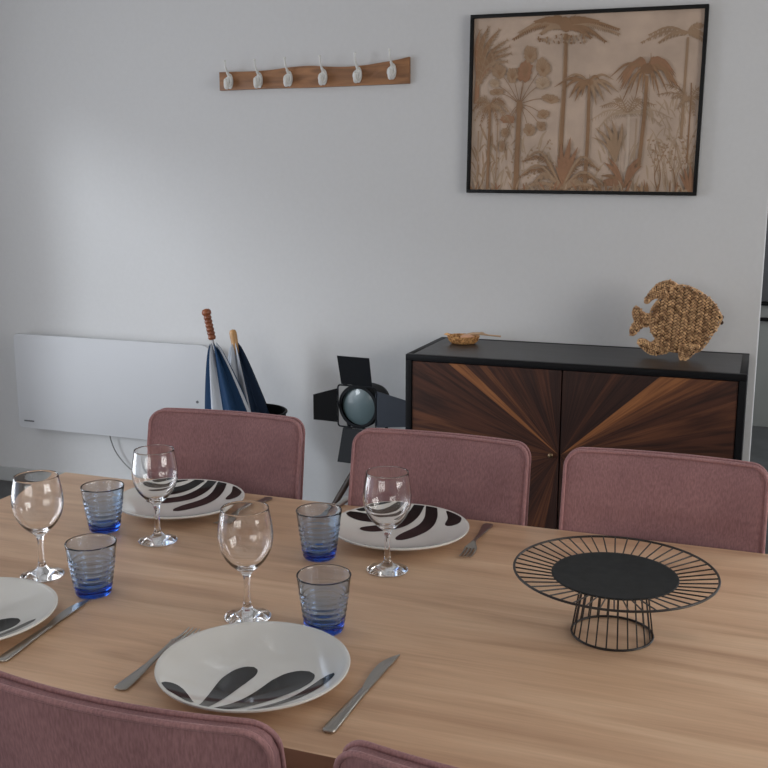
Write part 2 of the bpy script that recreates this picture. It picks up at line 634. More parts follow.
def make_chair():
    r = empty('dining_chair', (0, 0, 0))
    out = backrest_outline()
    # grid of the cushion: columns follow the outline top per u
    bm = bmesh.new()
    NU, NH = 40, 26
    rc = 0.029
    ru = rc / CW

    def top_at(u):
        au = abs(u)
        if au <= 1 - ru:
            return 0.90
        q = (au - (1 - ru)) / ru
        return 0.871 + rc * math.sqrt(max(0.0, 1 - q * q))
    us = []
    for i in range(NU + 1):
        a = i / NU
        us.append(math.sin((a - 0.5) * PI) * 0.45 + (a - 0.5) * 2 * 0.55)
    grids = []
    for t in (0, 1):
        g = []
        for u in us:
            col = []
            for j in range(NH + 1):
                h = 0.44 + (top_at(u) - 0.44) * (j / NH)
                p = back_pt(u, h, t)
                ed = min((1 - abs(u)) * CW, top_at(u) - h)
                puff = 1 - math.exp(-max(0, ed) / 0.018)
                if t == 0:
                    p.y += 0.008 * puff
                    # seam groove low on the front cushion
                    p.y -= 0.006 * math.exp(-((h - 0.775) / 0.007) ** 2) * puff * 0.6
                else:
                    p.y -= 0.005 * puff
                col.append(bm.verts.new(p))
            g.append(col)
        grids.append(g)
    for t, g in enumerate(grids):
        for i in range(NU):
            for j in range(NH):
                q = (g[i][j], g[i + 1][j], g[i + 1][j + 1], g[i][j + 1])
                bm.faces.new(q if t else q[::-1])
    a, b = grids
    for i in range(NU):
        bm.faces.new((a[i][NH], a[i + 1][NH], b[i + 1][NH], b[i][NH]))
        bm.faces.new((a[i][0], b[i][0], b[i + 1][0], a[i + 1][0]))
    for j in range(NH):
        bm.faces.new((a[0][j], a[0][j + 1], b[0][j + 1], b[0][j]))
        bm.faces.new((a[NU][j], b[NU][j], b[NU][j + 1], a[NU][j + 1]))
    back = build('backrest', bm, M['velvet'], r, 50)
    for t in (0, 1):
        bm = bmesh.new()
        add_tube(bm, [back_pt(u, h, t) + Vector((0, 0.001 if t == 0 else -0.001, 0.001)) for u, h in out], 0.0034, 8)
        build('piping', bm, M['velvet_piping'], back, 60)
    # seat
    bm = bmesh.new()
    add_box(bm, -0.215, 0.215, 0.115, 0.53, 0.405, 0.485, bevel=0.025, seg=4)
    for v in bm.verts:
        if v.co.z > 0.46:
            v.co.z += 0.012 * (1 - (v.co.x / 0.215) ** 2)
    seat = build('seat', bm, M['velvet'], r, 50)
    bm = bmesh.new()
    ring = []
    for (cx, cy, a0) in ((0.19, 0.505, 0), (-0.19, 0.505, 90), (-0.19, 0.14, 180), (0.19, 0.14, 270)):
        for k in range(6):
            a = math.radians(a0 + k * 18)
            ring.append((cx + 0.026 * math.cos(a), cy + 0.026 * math.sin(a), 0.47))
    add_tube(bm, ring, 0.0034, 8, closed=True)
    build('piping', bm, M['velvet_piping'], seat, 60)
    build('seat_frame', box(-0.17, 0.17, 0.15, 0.49, 0.385, 0.406, bevel=0.003), M['vinyl'], r)
    for sx in (-1, 1):
        for yy, ky in ((0.47, 0.04), (0.16, -0.06)):
            bm = bmesh.new()
            add_tube(bm, [(sx * 0.16, yy, 0.388), (sx * 0.195, yy + ky, 0.0)], [0.012, 0.009], 12)
            build('leg', bm, M['vinyl'], r)
    return r


GRP = 'dusty pink upholstered dining chairs around the table'
ch = make_chair()
# rear top edge of local backrest sits at y = 0.081-0.45*0.19 = -0.0045
chairs = [
    (-1.114, 2.010, PI + 0.05, 'pink velvet dining chair behind the table in front of the umbrella stand'),
    (-0.600, 1.983, PI, 'pink velvet dining chair at the far side of the table, right of the studio lamp'),
    (-0.152, 1.978, PI, 'pink velvet dining chair behind the table nearest the wicker fish, right of the other two'),
    (-0.600, 0.784, 0.0, 'pink velvet dining chair seen from behind in the bottom left corner, nearest the white plate'),
    (-0.160, 0.786, 0.0, 'pink velvet dining chair of which only a corner shows at the bottom centre'),
]
for i, (x, y, rz, lab) in enumerate(chairs):
    o = ch if i == 0 else copy_tree(ch)
    o.location = (x, y, 0)
    o.rotation_euler = (0, 0, rz)
    tag(o, lab, 'chair', GRP)


# ------------------------------------------------------------------ plates
def plate_h(r):
    # inner surface height of a coupe plate
    R = 0.1315
    t = r / R
    return 0.005 + 0.019 * max(0.0, (t - 0.30) / 0.70) ** 1.9


def make_plate(petals, rot):
    R = 0.1315
    bm = bmesh.new()
    prof = [(0, 0.0012), (0.066, 0.0012), (0.067, 0.0), (0.071, 0.0), (0.073, 0.002)]
    for k in range(1, 9):
        r_ = 0.073 + (R - 0.073) * k / 8
        prof.append((r_, plate_h(r_) - 0.004))
    prof.append((R + 0.0012, plate_h(R) - 0.0022))
    prof.append((R + 0.0010, plate_h(R) - 0.0006))
    prof.append((R - 0.0008, plate_h(R)))
    for k in range(1, 25):
        r_ = (R - 0.001) * (1 - k / 24)
        prof.append((r_ if k < 24 else 0, plate_h(r_)))
    add_lathe(bm, prof, 96)
    cr, sr = math.cos(rot), math.sin(rot)
    for cl, hw, k0 in petals:
        c = bez([(x, y, 0) for x, y in cl], 14)
        n = len(c)
        rows = []
        for i, p in enumerate(c):
            t = i / (n - 1)
            tg = (c[min(i + 1, n - 1)] - c[max(i - 1, 0)]).normalized()
            nn = Vector((-tg.y, tg.x, 0))
            # narrow at the root, broad near the tip, rounded end
            w = hw * (k0 + (1 - k0) * min(1, t * 1.45) ** 1.2)
            if t > 0.8:
                w *= math.sqrt(max(0.0, 1 - ((t - 0.8) / 0.2) ** 2))
            row = []
            for s in range(-6, 7):
                q = p + nn * w * s / 6
                rr = q.length
                if rr > R - 0.0035:
                    q = q * ((R - 0.0035) / rr)
                    rr = R - 0.0035
                row.append(bm.verts.new((q.x * cr - q.y * sr, q.x * sr + q.y * cr, plate_h(rr) + 0.00045)))
            rows.append(row)
        for a, b in zip(rows, rows[1:]):
            for s in range(12):
                f = bm.faces.new((a[s], a[s + 1], b[s + 1], b[s]))
                f.material_index = 1
    bmesh.ops.dissolve_degenerate(bm, dist=0.00001, edges=bm.edges)
    o = build('dinner_plate', bm, [M['porcelain'], M['black_glaze']], None, 60, recalc=False)
    # make all normals point outwards (lathe was built bottom to top)
    return o


NEAR = [([(-0.024, -0.124), (-0.052, -0.104), (-0.086, -0.086)], 0.0125, 0.3),
        ([(-0.004, -0.128), (-0.013, -0.08), (-0.017, -0.03), (-0.010, 0.019)], 0.0185, 0.35),
        ([(0.018, -0.128), (0.036, -0.075), (0.054, -0.02), (0.071, 0.028)], 0.0260, 0.35),
        ([(0.055, -0.116), (0.090, -0.052), (0.111, 0.020)], 0.009, 0.5)]
FAR = [([(-0.064, -0.115), (-0.082, -0.086), (-0.088, -0.052)], 0.0155, 0.45),
       ([(-0.022, -0.130), (-0.034, -0.085), (-0.031, -0.04), (-0.006, 0.036)], 0.0165, 0.68),
       ([(0.003, -0.130), (0.007, -0.085), (0.027, -0.035), (0.078, 0.013)], 0.0160, 0.7),
       ([(0.030, -0.127), (0.047, -0.085), (0.076, -0.050), (0.124, -0.030)], 0.0160, 0.65),
       ([(0.060, -0.116), (0.086, -0.090), (0.114, -0.058)], 0.008, 0.6)]
pg = 'white dinner plates with black leaf pattern'
for cx, cy, pet, rot, lab in (
        (-0.618, 1.157, NEAR, 0, 'white coupe plate with broad black petals, nearest the camera, between a fork and a knife'),
        (-1.110, 1.160, NEAR, 0, 'white plate with a black petal cut off by the left edge of the photo'),
        (-0.6195, 1.7635, FAR, PI, 'white plate with black curved leaves in front of the middle pink chair'),
        (-1.105, 1.768, FAR, PI - 0.05, 'white plate with black curved stripes in front of the far left pink chair')):
    o = make_plate(pet, rot)
    o.location = (cx, cy, TZ)
    tag(o, lab, 'plate', pg)


# ------------------------------------------------------------------ wine glasses
def make_wine_glass():
    outer = [(0, 0.0), (0.030, 0.0), (0.0335, 0.0008), (0.0340, 0.0020), (0.032, 0.0032), (0.022, 0.0062), (0.012, 0.0105), (0.0078, 0.015),
             (0.0055, 0.022), (0.0044, 0.034), (0.0043, 0.048), (0.0050, 0.060), (0.0068, 0.066), (0.0105, 0.0705), (0.0175, 0.0765),
             (0.0265, 0.0855), (0.0335, 0.0965), (0.0378, 0.108), (0.0396, 0.120), (0.0394, 0.132), (0.0375, 0.146), (0.0352, 0.158), (0.0345, 0.1635)]
    inner = [(0.0342, 0.1645), (0.0333, 0.1638), (0.0338, 0.158), (0.0360, 0.146), (0.0378, 0.132), (0.0380, 0.120), (0.0362, 0.108), (0.0318, 0.0975),
             (0.0248, 0.0875), (0.016, 0.0800), (0.008, 0.0765), (0, 0.0755)]

    def facet(a, z):
        return 1.0
    bm = bmesh.new()
    p = [(q.x, q.z) for q in bez([(a, 0, b) for a, b in outer[3:] + inner[:-1]], 3)]
    add_lathe(bm, outer[:3] + p + [inner[-1]], 64)
    # moulded dimple ring on the foot's top like pressed ware
    for v in bm.verts:
        v.co = Vector((v.co.x * 1.07, v.co.y * 1.07, v.co.z * 1.085))
    g = build('wine_glass', bm, M['glass'], None, 180)
    return g


wg = make_wine_glass()
g = 'stemmed wine glasses on the table'
for i, (x, y, lab) in enumerate((
        (-1.132, 1.362, 'clear wine glass at the left edge, behind the cropped plate'),
        (-1.040, 1.580, 'clear wine glass in front of the far left pink chair and its striped plate'),
        (-0.719, 1.331, 'clear wine glass directly behind the nearest white plate'),
        (-0.582, 1.591, 'clear wine glass in front of the plate at the middle pink chair'))):
    o = wg if i == 0 else wg.copy()
    if i:
        COL.objects.link(o)
    o.location = (x, y, TZ + 0.0003)
    tag(o, lab, 'wine glass', g)


# ------------------------------------------------------------------ blue tumblers
def make_tumbler():
    bm = bmesh.new()
    H = 0.090
    outer = [(0, 0.0012), (0.020, 0.0010), (0.0240, 0.0), (0.0272, 0.0008), (0.0286, 0.003)]
    zs = [0.003 + (H - 0.003 - 0.003) * i / 60 for i in range(61)]

    def ro(z):
        base = 0.0288 + (0.0415 - 0.0288) * (z / H) ** 0.95
        if 0.012 < z < 0.066:
            ph = (z - 0.012) / 0.009
            base += 0.0013 * (abs(math.sin(ph * PI)) ** 0.7 - 0.5)
        return base
    outer += [(ro(z), z) for z in zs[1:]]
    outer += [(0.0415, H - 0.0012), (0.0407, H), (0.0396, H - 0.001)]

    def ri(z):
        return 0.0248 + (0.0394 - 0.0248) * ((z - 0.013) / (H - 0.013)) ** 0.9
    inn = []
    for i in range(24):
        z = (H - 0.003) + (0.0145 - H + 0.003) * i / 23
        inn.append((ri(z), z))
    inn += [(0.0230, 0.0135), (0.012, 0.0122), (0, 0.0118)]
    add_lathe(bm, outer + inn, 64)
    return build('tumbler', bm, M['blue_glass'], None, 180)


tb = make_tumbler()
g = 'blue ribbed tumblers on the table'
for i, (x, y, lab) in enumerate((
        (-1.172, 1.598, 'blue ribbed glass tumbler, the farther of the left pair'),
        (-1.002, 1.327, 'blue ribbed glass tumbler at the tip of the left knife, nearer of the left pair'),
        (-0.719, 1.608, 'blue ribbed glass tumbler left of the wine glass in front of the middle chair'),
        (-0.588, 1.330, 'blue ribbed glass tumbler directly behind the right rim of the nearest plate'))):
    o = tb if i == 0 else tb.copy()
    if i:
        COL.objects.link(o)
    o.location = (x, y, TZ + 0.0003)
    tag(o, lab, 'tumbler', g)


# ------------------------------------------------------------------ cutlery (handle at y=0, tip at +y)
def strip_solid(bm, rows):
    """rows: (y, half width, z mid, half thick)"""
    rings = []
    for y, w, z, t in rows:
        ring = []
        for k in range(12):
            a = 2 * PI * k / 12
            cx = math.copysign(abs(math.cos(a)) ** 0.6, math.cos(a))
            sz = math.copysign(abs(math.sin(a)) ** 0.8, math.sin(a))
            ring.append(bm.verts.new((w * cx, y, z + t * sz)))
        rings.append(ring)
    for a, b in zip(rings, rings[1:]):
        for k in range(12):
            bm.faces.new((a[k], a[(k + 1) % 12], b[(k + 1) % 12], b[k]))
    bm.faces.new(rings[0][::-1])
    bm.faces.new(rings[-1])


def make_knife():
    r = empty('table_knife', (0, 0, 0))
    bm = bmesh.new()
    strip_solid(bm, [(0.0, 0.004, 0.003, 0.0015), (0.002, 0.0078, 0.003, 0.0024), (0.006, 0.0090, 0.003, 0.0027), (0.02, 0.0088, 0.0031, 0.0028), (0.05, 0.0074, 0.0033, 0.003),
                     (0.085, 0.0058, 0.0035, 0.003), (0.108, 0.0052, 0.0035, 0.0028), (0.118, 0.0056, 0.0034, 0.0022)])
    build('handle', bm, M['steel'], r, 60)
    # blade: flat with a curved belly on one side
    bm = bmesh.new()
    L = []
    Rr = []
    for i in range(21):
        t = i / 20
        y = 0.116 + 0.112 * t
        left = -0.0052 - 0.0068 * math.sin(min(1, t * 1.9) * PI / 2)
        if t > 0.62:
            left += 0.0155 * ((t - 0.62) / 0.38) ** 1.7
        right = 0.0048
        L.append((left, y))
        Rr.append((right, y))
    poly = L + Rr[::-1]
    a = [bm.verts.new((x, y, 0.0040)) for x, y in poly]
    b = [bm.verts.new((x, y, 0.0024)) for x, y in poly]
    bm.faces.new(a)
    bm.faces.new(b[::-1])
    n = len(poly)
    for i in range(n):
        bm.faces.new((a[i], b[i], b[(i + 1) % n], a[(i + 1) % n]))
    build('blade', bm, M['steel'], r, 30)
    return r


def make_fork():
    r = empty('table_fork', (0, 0, 0))
    bm = bmesh.new()
    strip_solid(bm, [(0.0, 0.004, 0.003, 0.0010), (0.002, 0.0085, 0.003, 0.0013), (0.006, 0.0100, 0.003, 0.0014), (0.03, 0.0088, 0.0034, 0.0014), (0.07, 0.0052, 0.0050, 0.0015),
                     (0.105, 0.0034, 0.0085, 0.0018), (0.122, 0.0034, 0.0098, 0.0018), (0.134, 0.0062, 0.0085, 0.0013), (0.144, 0.0105, 0.0062, 0.0010), (0.152, 0.0120, 0.0045, 0.0010)])
    build('handle', bm, M['steel'], r, 60)
    for k in range(4):
        x = -0.0098 + k * 0.00653
        bm = bmesh.new()
        add_tube(bm, [(x, 0.148, 0.0052), (x, 0.160, 0.0030), (x, 0.172, 0.0022), (x, 0.185, 0.0030), (x * 0.96, 0.197, 0.0056)], [0.0020, 0.0019, 0.0017, 0.0015, 0.0008], 8)
        build('tine', bm, M['steel'], r, 60)
    return r


kn = make_knife()
for i, (x, y, rz, lab) in enumerate((
        (-0.466, 1.058, -0.045, 'steel table knife right of the nearest plate'),
        (-0.975, 1.072, 0.07, 'steel table knife right of the cropped left plate, pointing at a blue tumbler'),
        (-0.800, 1.950, PI, 'steel table knife mostly hidden behind the far blue tumbler'))):
    o = kn if i == 0 else copy_tree(kn)
    o.location = (x, y, TZ)
    o.rotation_euler = (0, 0, rz)
    tag(o, lab, 'knife', 'steel table knives')
fk = make_fork()
for i, (x, y, rz, lab) in enumerate((
        (-0.770, 1.060, 0.0, 'steel fork partly under the left rim of the nearest plate'),
        (-0.476, 1.886, PI + 0.03, 'steel fork right of the plate at the middle chair'),
        (-0.960, 1.890, PI - 0.08, 'steel fork right of the striped plate at the far left chair'))):
    o = fk if i == 0 else copy_tree(fk)
    o.location = (x, y, TZ)
    o.rotation_euler = (0, 0, rz)
    tag(o, lab, 'fork', 'steel table forks')


# ------------------------------------------------------------------ wire cake stand
def cake_stand():
    r = empty('wire_stand', (-0.177, 1.468, TZ))
    tag(r, 'black wire pedestal stand with solid round centre on the right of the table', 'stand')
    RR, RZ = 0.1485, 0.101
    DR, DZ = 0.0930, 0.0945
    bm = bmesh.new()
    add_tube(bm, [(RR * math.cos(2 * PI * k / 96), RR * math.sin(2 * PI * k / 96), RZ) for k in range(96)], 0.0019, 8, closed=True)
    build('rim', bm, M['black_wire'], r, 60)
    bm = bmesh.new()
    add_lathe(bm, [(0, DZ - 0.002), (DR - 0.001, DZ - 0.002), (DR, DZ - 0.001), (DR, DZ), (DR - 0.001, DZ + 0.0008), (DR - 0.004, DZ + 0.0002), (0, DZ)], 72)
    build('dish', bm, M['black_plate'], r, 60)
    bm = bmesh.new()
    add_tube(bm, [(0, 0, 0), (RR - DR + 0.004, 0, RZ - DZ + 0.0015)], 0.00115, 6)
    sp = build('spoke', bm, M['black_wire'], r, 60)
    N = 48
    for k in range(N):
        a = 2 * PI * k / N
        o = sp if k == 0 else sp.copy()
        if k:
            COL.objects.link(o)
        o.parent = r
        o.location = ((DR - 0.004) * math.cos(a), (DR - 0.004) * math.sin(a), DZ - 0.0015)
        o.rotation_euler = (0, 0, a)
    for nm, rad, z in (('base_ring', 0.0600, 0.0019), ('collar_ring', 0.047, DZ - 0.0035)):
        bm = bmesh.new()
        add_tube(bm, [(rad * math.cos(2 * PI * k / 64), rad * math.sin(2 * PI * k / 64), z) for k in range(64)], 0.0018, 8, closed=True)
        build(nm, bm, M['black_wire'], r, 60)
    bm = bmesh.new()
    add_tube(bm, [(0.0600, 0, 0.0019), (0.047, 0, DZ - 0.0035)], 0.00115, 6)
    sp = build('upright', bm, M['black_wire'], r, 60)
    for k in range(24):
        o = sp if k == 0 else sp.copy()
        if k:
            COL.objects.link(o)
        o.parent = r
        o.rotation_euler = (0, 0, 2 * PI * k / 24)


cake_stand()


# ------------------------------------------------------------------ sideboard
SBX0, SBX1, SBY0, SBY1, SBT = -1.170, -0.026, 3.385, 3.82, 0.815


def ray_wood(flip, seed, dw, dh, cz):
    """one door: planks radiating from the point (seam side, cz). returns a mesh with several wood tones"""
    rr = random.Random(seed)
    bm = bmesh.new()
    # local: x from 0 (seam) to dw, z 0..dh ; centre at (0, cz)
    angs = []
    a = -90.0
    tones = []
    while a < 90:
        st = rr.uniform(5.5, 11)
        if a + st > 84:
            st = 90 - a
        angs.append((a, a + st))
        a += st
    specials = {}
    corners = [(dw, 0), (dw, dh)]

    def hit(ang):
        dx, dz = math.cos(math.radians(ang)), math.sin(math.radians(ang))
        t = 1e9
        if dx > 1e-6:
            t = min(t, dw / dx)
        if dz > 1e-6:
            t = min(t, (dh - cz) / dz)
        if dz < -1e-6:
            t = min(t, cz / -dz)
        return (dx * t, cz + dz * t)
    key = [(36.5, 41.0, 4), (41.0, 45.5, 1), (45.5, 48.5, 3)] if flip < 0 else [(30.0, 35.5, 3), (35.5, 43.0, 4)]
    lo, hi = key[0][0], key[-1][1]
    angs = [(a0, min(a1, lo)) for a0, a1 in angs if a0 < lo] + [(a0, a1) for a0, a1, _ in key] + [(max(a0, hi), a1) for a0, a1 in angs if a1 > hi]
    for i, (a0, a1) in enumerate(angs):
        p0, p1 = hit(a0), hit(a1)
        poly = [(0, cz), p0]
        for c in corners:
            ca = math.degrees(math.atan2(c[1] - cz, c[0]))
            if a0 < ca < a1:
                poly.append(c)
        poly.append(p1)
        dy = rr.uniform(-0.0006, 0.0006)
        vs = [(x * flip, z) for x, z in poly]
        if flip < 0:
            vs = vs[::-1]
        front = [bm.verts.new((x, -0.009 + dy, z)) for x, z in vs]
        back = [bm.verts.new((x, 0.009, z)) for x, z in vs]
        fs = [bm.faces.new(front), bm.faces.new(back[::-1])]
        n = len(vs)
        for k in range(n):
            fs.append(bm.faces.new((front[k], back[k], back[(k + 1) % n], front[(k + 1) % n])))
        mid = (a0 + a1) / 2
        tone = rr.choice([0, 1, 1, 1, 2, 2])
        if flip < 0:
            if mid > 60:
                tone = rr.choice([0, 1, 1])
        else:
            if mid > 46:
                tone = rr.choice([0, 0, 1])
        for q0, q1, tk in key:
            if q0 < mid < q1:
                tone = tk
        for f in fs:
            f.material_index = tone
    return bm


def plank_mat(name, c1, c2, cz):
    """grain running radially from the sunburst centre at object-space (0, cz)"""
    m = mat(name, c1, 0.48, 0.0, 0.35)
    n, l, b = nodes(m)
    tc = n.new('ShaderNodeTexCoord')
    sep = n.new('ShaderNodeSeparateXYZ')
    l.new(tc.outputs['Object'], sep.inputs[0])
    sub = n.new('ShaderNodeMath')
    sub.operation = 'SUBTRACT'
    l.new(sep.outputs['Z'], sub.inputs[0])
    sub.inputs[1].default_value = cz
    ab = n.new('ShaderNodeMath')
    ab.operation = 'ABSOLUTE'
    l.new(sep.outputs['X'], ab.inputs[0])
    at = n.new('ShaderNodeMath')
    at.operation = 'ARCTAN2'
    l.new(sub.outputs[0], at.inputs[0])
    l.new(ab.outputs[0], at.inputs[1])
    ln = n.new('ShaderNodeVectorMath')
    ln.operation = 'LENGTH'
    cmb0 = n.new('ShaderNodeCombineXYZ')
    l.new(sep.outputs['X'], cmb0.inputs[0])
    l.new(sub.outputs[0], cmb0.inputs[1])
    l.new(cmb0.outputs[0], ln.inputs[0])
    ma = n.new('ShaderNodeMath')
    ma.operation = 'MULTIPLY'
    ma.inputs[1].default_value = 34
    l.new(at.outputs[0], ma.inputs[0])
    mb = n.new('ShaderNodeMath')
    mb.operation = 'MULTIPLY'
    mb.inputs[1].default_value = 5
    l.new(ln.outputs['Value'], mb.inputs[0])
    cmb = n.new('ShaderNodeCombineXYZ')
    l.new(ma.outputs[0], cmb.inputs[0])
    l.new(mb.outputs[0], cmb.inputs[1])
    nz = n.new('ShaderNodeTexNoise')
    nz.inputs['Scale'].default_value = 1.0
    nz.inputs['Detail'].default_value = 6
    nz.inputs['Distortion'].default_value = 0.5
    l.new(cmb.outputs[0], nz.inputs['Vector'])
    cr = n.new('ShaderNodeValToRGB')
    cr.color_ramp.elements[0].position = 0.32
    cr.color_ramp.elements[1].position = 0.70
    cr.color_ramp.elements[0].color = (*c1, 1)
    cr.color_ramp.elements[1].color = (*c2, 1)
    l.new(nz.outputs['Fac'], cr.inputs['Fac'])
    l.new(cr.outputs['Color'], b.inputs['Base Color'])
    bp = n.new('ShaderNodeBump')
    bp.inputs['Strength'].default_value = 0.3
    bp.inputs['Distance'].default_value = 0.001
    l.new(nz.outputs['Fac'], bp.inputs['Height'])
    l.new(bp.outputs['Normal'], b.inputs['Normal'])
    return m


def sideboard():
    W = SBX1 - SBX0
    D = SBY1 - SBY0
    r = empty('sideboard', ((SBX0 + SBX1) / 2, SBY0, 0))
    tag(r, 'black metal sideboard with two dark reclaimed wood doors in a sunburst pattern', 'sideboard')
    h = W / 2
    fr = 0.022
    bm = bmesh.new()
    add_box(bm, -h, h, 0, D, SBT - fr, SBT - 0.002, bevel=0.001)
    add_box(bm, -h, -h + fr, 0, D, 0.10, SBT - fr, bevel=0.001)
    add_box(bm, h - fr, h, 0, D, 0.10, SBT - fr, bevel=0.001)
    add_box(bm, -h + fr, h - fr, 0, D, 0.10, 0.122, bevel=0.001)
    add_box(bm, -h + fr, h - fr, D - 0.01, D, 0.122, SBT - fr)
    build('body', bm, M['black_metal'], r)
    # top: inset panel within a slightly raised mitred border
    t = build('top_panel', box(-h + fr + 0.001, h - fr - 0.001, fr + 0.001, D - fr - 0.001, SBT - 0.002, SBT - 0.0005), noise_mix(mat('black_stained_top', (0.03, 0.03, 0.03), 0.38), (0.016, 0.016, 0.018), (0.034, 0.034, 0.037), scale=(2, 30, 1), nscale=3, detail=5), r)
    bm = bmesh.new()
    add_box(bm, -h, h, 0, fr - 0.001, SBT - 0.002, SBT, bevel=0.0005)
    add_box(bm, -h, h, D - fr + 0.001, D, SBT - 0.002, SBT, bevel=0.0005)
    add_box(bm, -h, -h + fr - 0.001, fr, D - fr, SBT - 0.002, SBT, bevel=0.0005)
    add_box(bm, h - fr + 0.001, h, fr, D - fr, SBT - 0.002, SBT, bevel=0.0005)
    build('top_border', bm, M['black_metal'], r)
    for sx in (-1, 1):
        for yy in (0.02, D - 0.02):
            build('leg', box(sx * (h - 0.02) - 0.015, sx * (h - 0.02) + 0.015, yy - 0.015, yy + 0.015, 0, 0.10), M['black_metal'], r)
    # doors
    seam = -0.6125 - (SBX0 + SBX1) / 2
    z0, z1 = 0.126, SBT - fr - 0.003
    cz = 0.495 - z0
    woods = [plank_mat('wood_near_black', s2l(34, 20, 17), s2l(62, 38, 30), cz), plank_mat('wood_dark_brown', s2l(44, 26, 20), s2l(84, 50, 36), cz),
             plank_mat('wood_red_brown', s2l(56, 32, 24), s2l(104, 64, 43), cz), plank_mat('wood_mid_brown', s2l(76, 44, 30), s2l(120, 76, 48), cz),
             plank_mat('wood_tan', s2l(108, 66, 40), s2l(156, 102, 62), cz)]
    for flip, x_in, x_out, sd in ((-1, seam - 0.0025, -h + fr + 0.003, 5), (1, seam + 0.0025, h - fr - 0.003, 12)):
        dw = abs(x_out - x_in)
        bm = ray_wood(flip, sd, dw, z1 - z0, cz)
        d = build('door', bm, woods, r, 0, recalc=True)
        d.location = (x_in, 0.014, z0)
        if flip < 0:
            bm = bmesh.new()
            add_lathe(bm, [(0, 0), (0.004, 0), (0.004, 0.008), (0.009, 0.012), (0.0095, 0.016), (0.006, 0.019), (0, 0.02)], 20)
            k = build('knob', bm, M['knob'], d, 60)
            k.rotation_euler = (PI / 2, 0, 0)
            k.location = (-0.026, -0.009, cz)


sideboard()


# ------------------------------------------------------------------ woven fish
def inside(p, poly):
    x, z = p
    c = False
    n = len(poly)
    for i in range(n):
        x0, z0 = poly[i]
        x1, z1 = poly[(i + 1) % n]
        if (z0 > z) != (z1 > z) and x < (x1 - x0) * (z - z0) / (z1 - z0) + x0:
            c = not c
    return c


def add_knot(bm, c, d, L, w, th):
    """small ellipsoid strand segment along direction d in the xz plane"""
    d = Vector((d[0], 0, d[1])).normalized()
    s = Vector((-d.z, 0, d.x))
    y = Vector((0, 1, 0))
    c = Vector(c)
    rings = []
    prof = [(-0.75, 0.62), (-0.3, 0.96), (0.3, 0.96), (0.75, 0.62)]
    a0 = bm.verts.new(c - d * L)
    a1 = bm.verts.new(c + d * L)
    for t, q in prof:
        rings.append([bm.verts.new(c + d * L * t + (s * math.cos(2 * PI * k / 6) * w + y * math.sin(2 * PI * k / 6) * th) * q) for k in range(6)])
    for a, b in zip(rings, rings[1:]):
        for k in range(6):
            bm.faces.new((a[k], a[(k + 1) % 6], b[(k + 1) % 6], b[k]))
    for k in range(6):
        bm.faces.new((a0, rings[0][(k + 1) % 6], rings[0][k]))
        bm.faces.new((a1, rings[-1][k], rings[-1][(k + 1) % 6]))


def fish_pt(u, v):
    x = (u - 262) * 0.000866
    return (x, (346 - v) * 0.000878 + x * 0.045)


def woven(name, poly_px, parent, half, along, step=0.0245):
    poly = [fish_pt(u, v) for u, v in poly_px]
    cl = bez([(x, 0, z) for x, z in poly + poly[:1]], 3)
    poly = [(p.x, p.z) for p in cl[:-1]]
    bm = bmesh.new()
    cx = sum(p[0] for p in poly) / len(poly)
    cz = sum(p[1] for p in poly) / len(poly)
    sh = [(cx + (x - cx) * 0.95, cz + (z - cz) * 0.95) for x, z in poly]
    add_prism(bm, sh, -half * 0.7, half * 0.7, mi=1)
    d = Vector((along[0], along[1])).normalized()      # direction the braids run
    s = Vector((-d.y, d.x))
    R = 0.3
    n = int(R / step)
    dt = step * 0.44
    for i in range(-n, n + 1):
        t = -R
        while t < R:
            for sd in (-1, 1):
                base = s * (i * step + sd * step * 0.235) + d * (t + (dt / 2 if sd > 0 else 0))
                x, z = cx + base.x, cz + base.y
                if inside((x, z), poly):
                    dirv = d * 0.75 - s * sd * 0.9
                    for side in (-1, 1):
                        add_knot(bm, (x, side * half * 0.75, z), (dirv.x, dirv.y), step * 0.36 * rnd.uniform(0.92, 1.1), step * 0.17, half * 0.42)
            t += dt
    # a strand around the edge
    ring = [(x, 0, z) for x, z in poly]
    m = []
    for i in range(len(ring)):
        a, b = Vector(ring[i]), Vector(ring[(i + 1) % len(ring)])
        ln = max(1, int((b - a).length / 0.008))
        for k in range(ln):
            c = a.lerp(b, (k + 0.5) / ln)
            dd = (b - a).normalized()
            add_knot(bm, c, (dd.x + 0.35 * (-1) ** k * dd.z, dd.z), 0.0068, 0.0042, half * 0.95)
    return build(name, bm, [M['fish'], M['fish_core']], parent, 60)


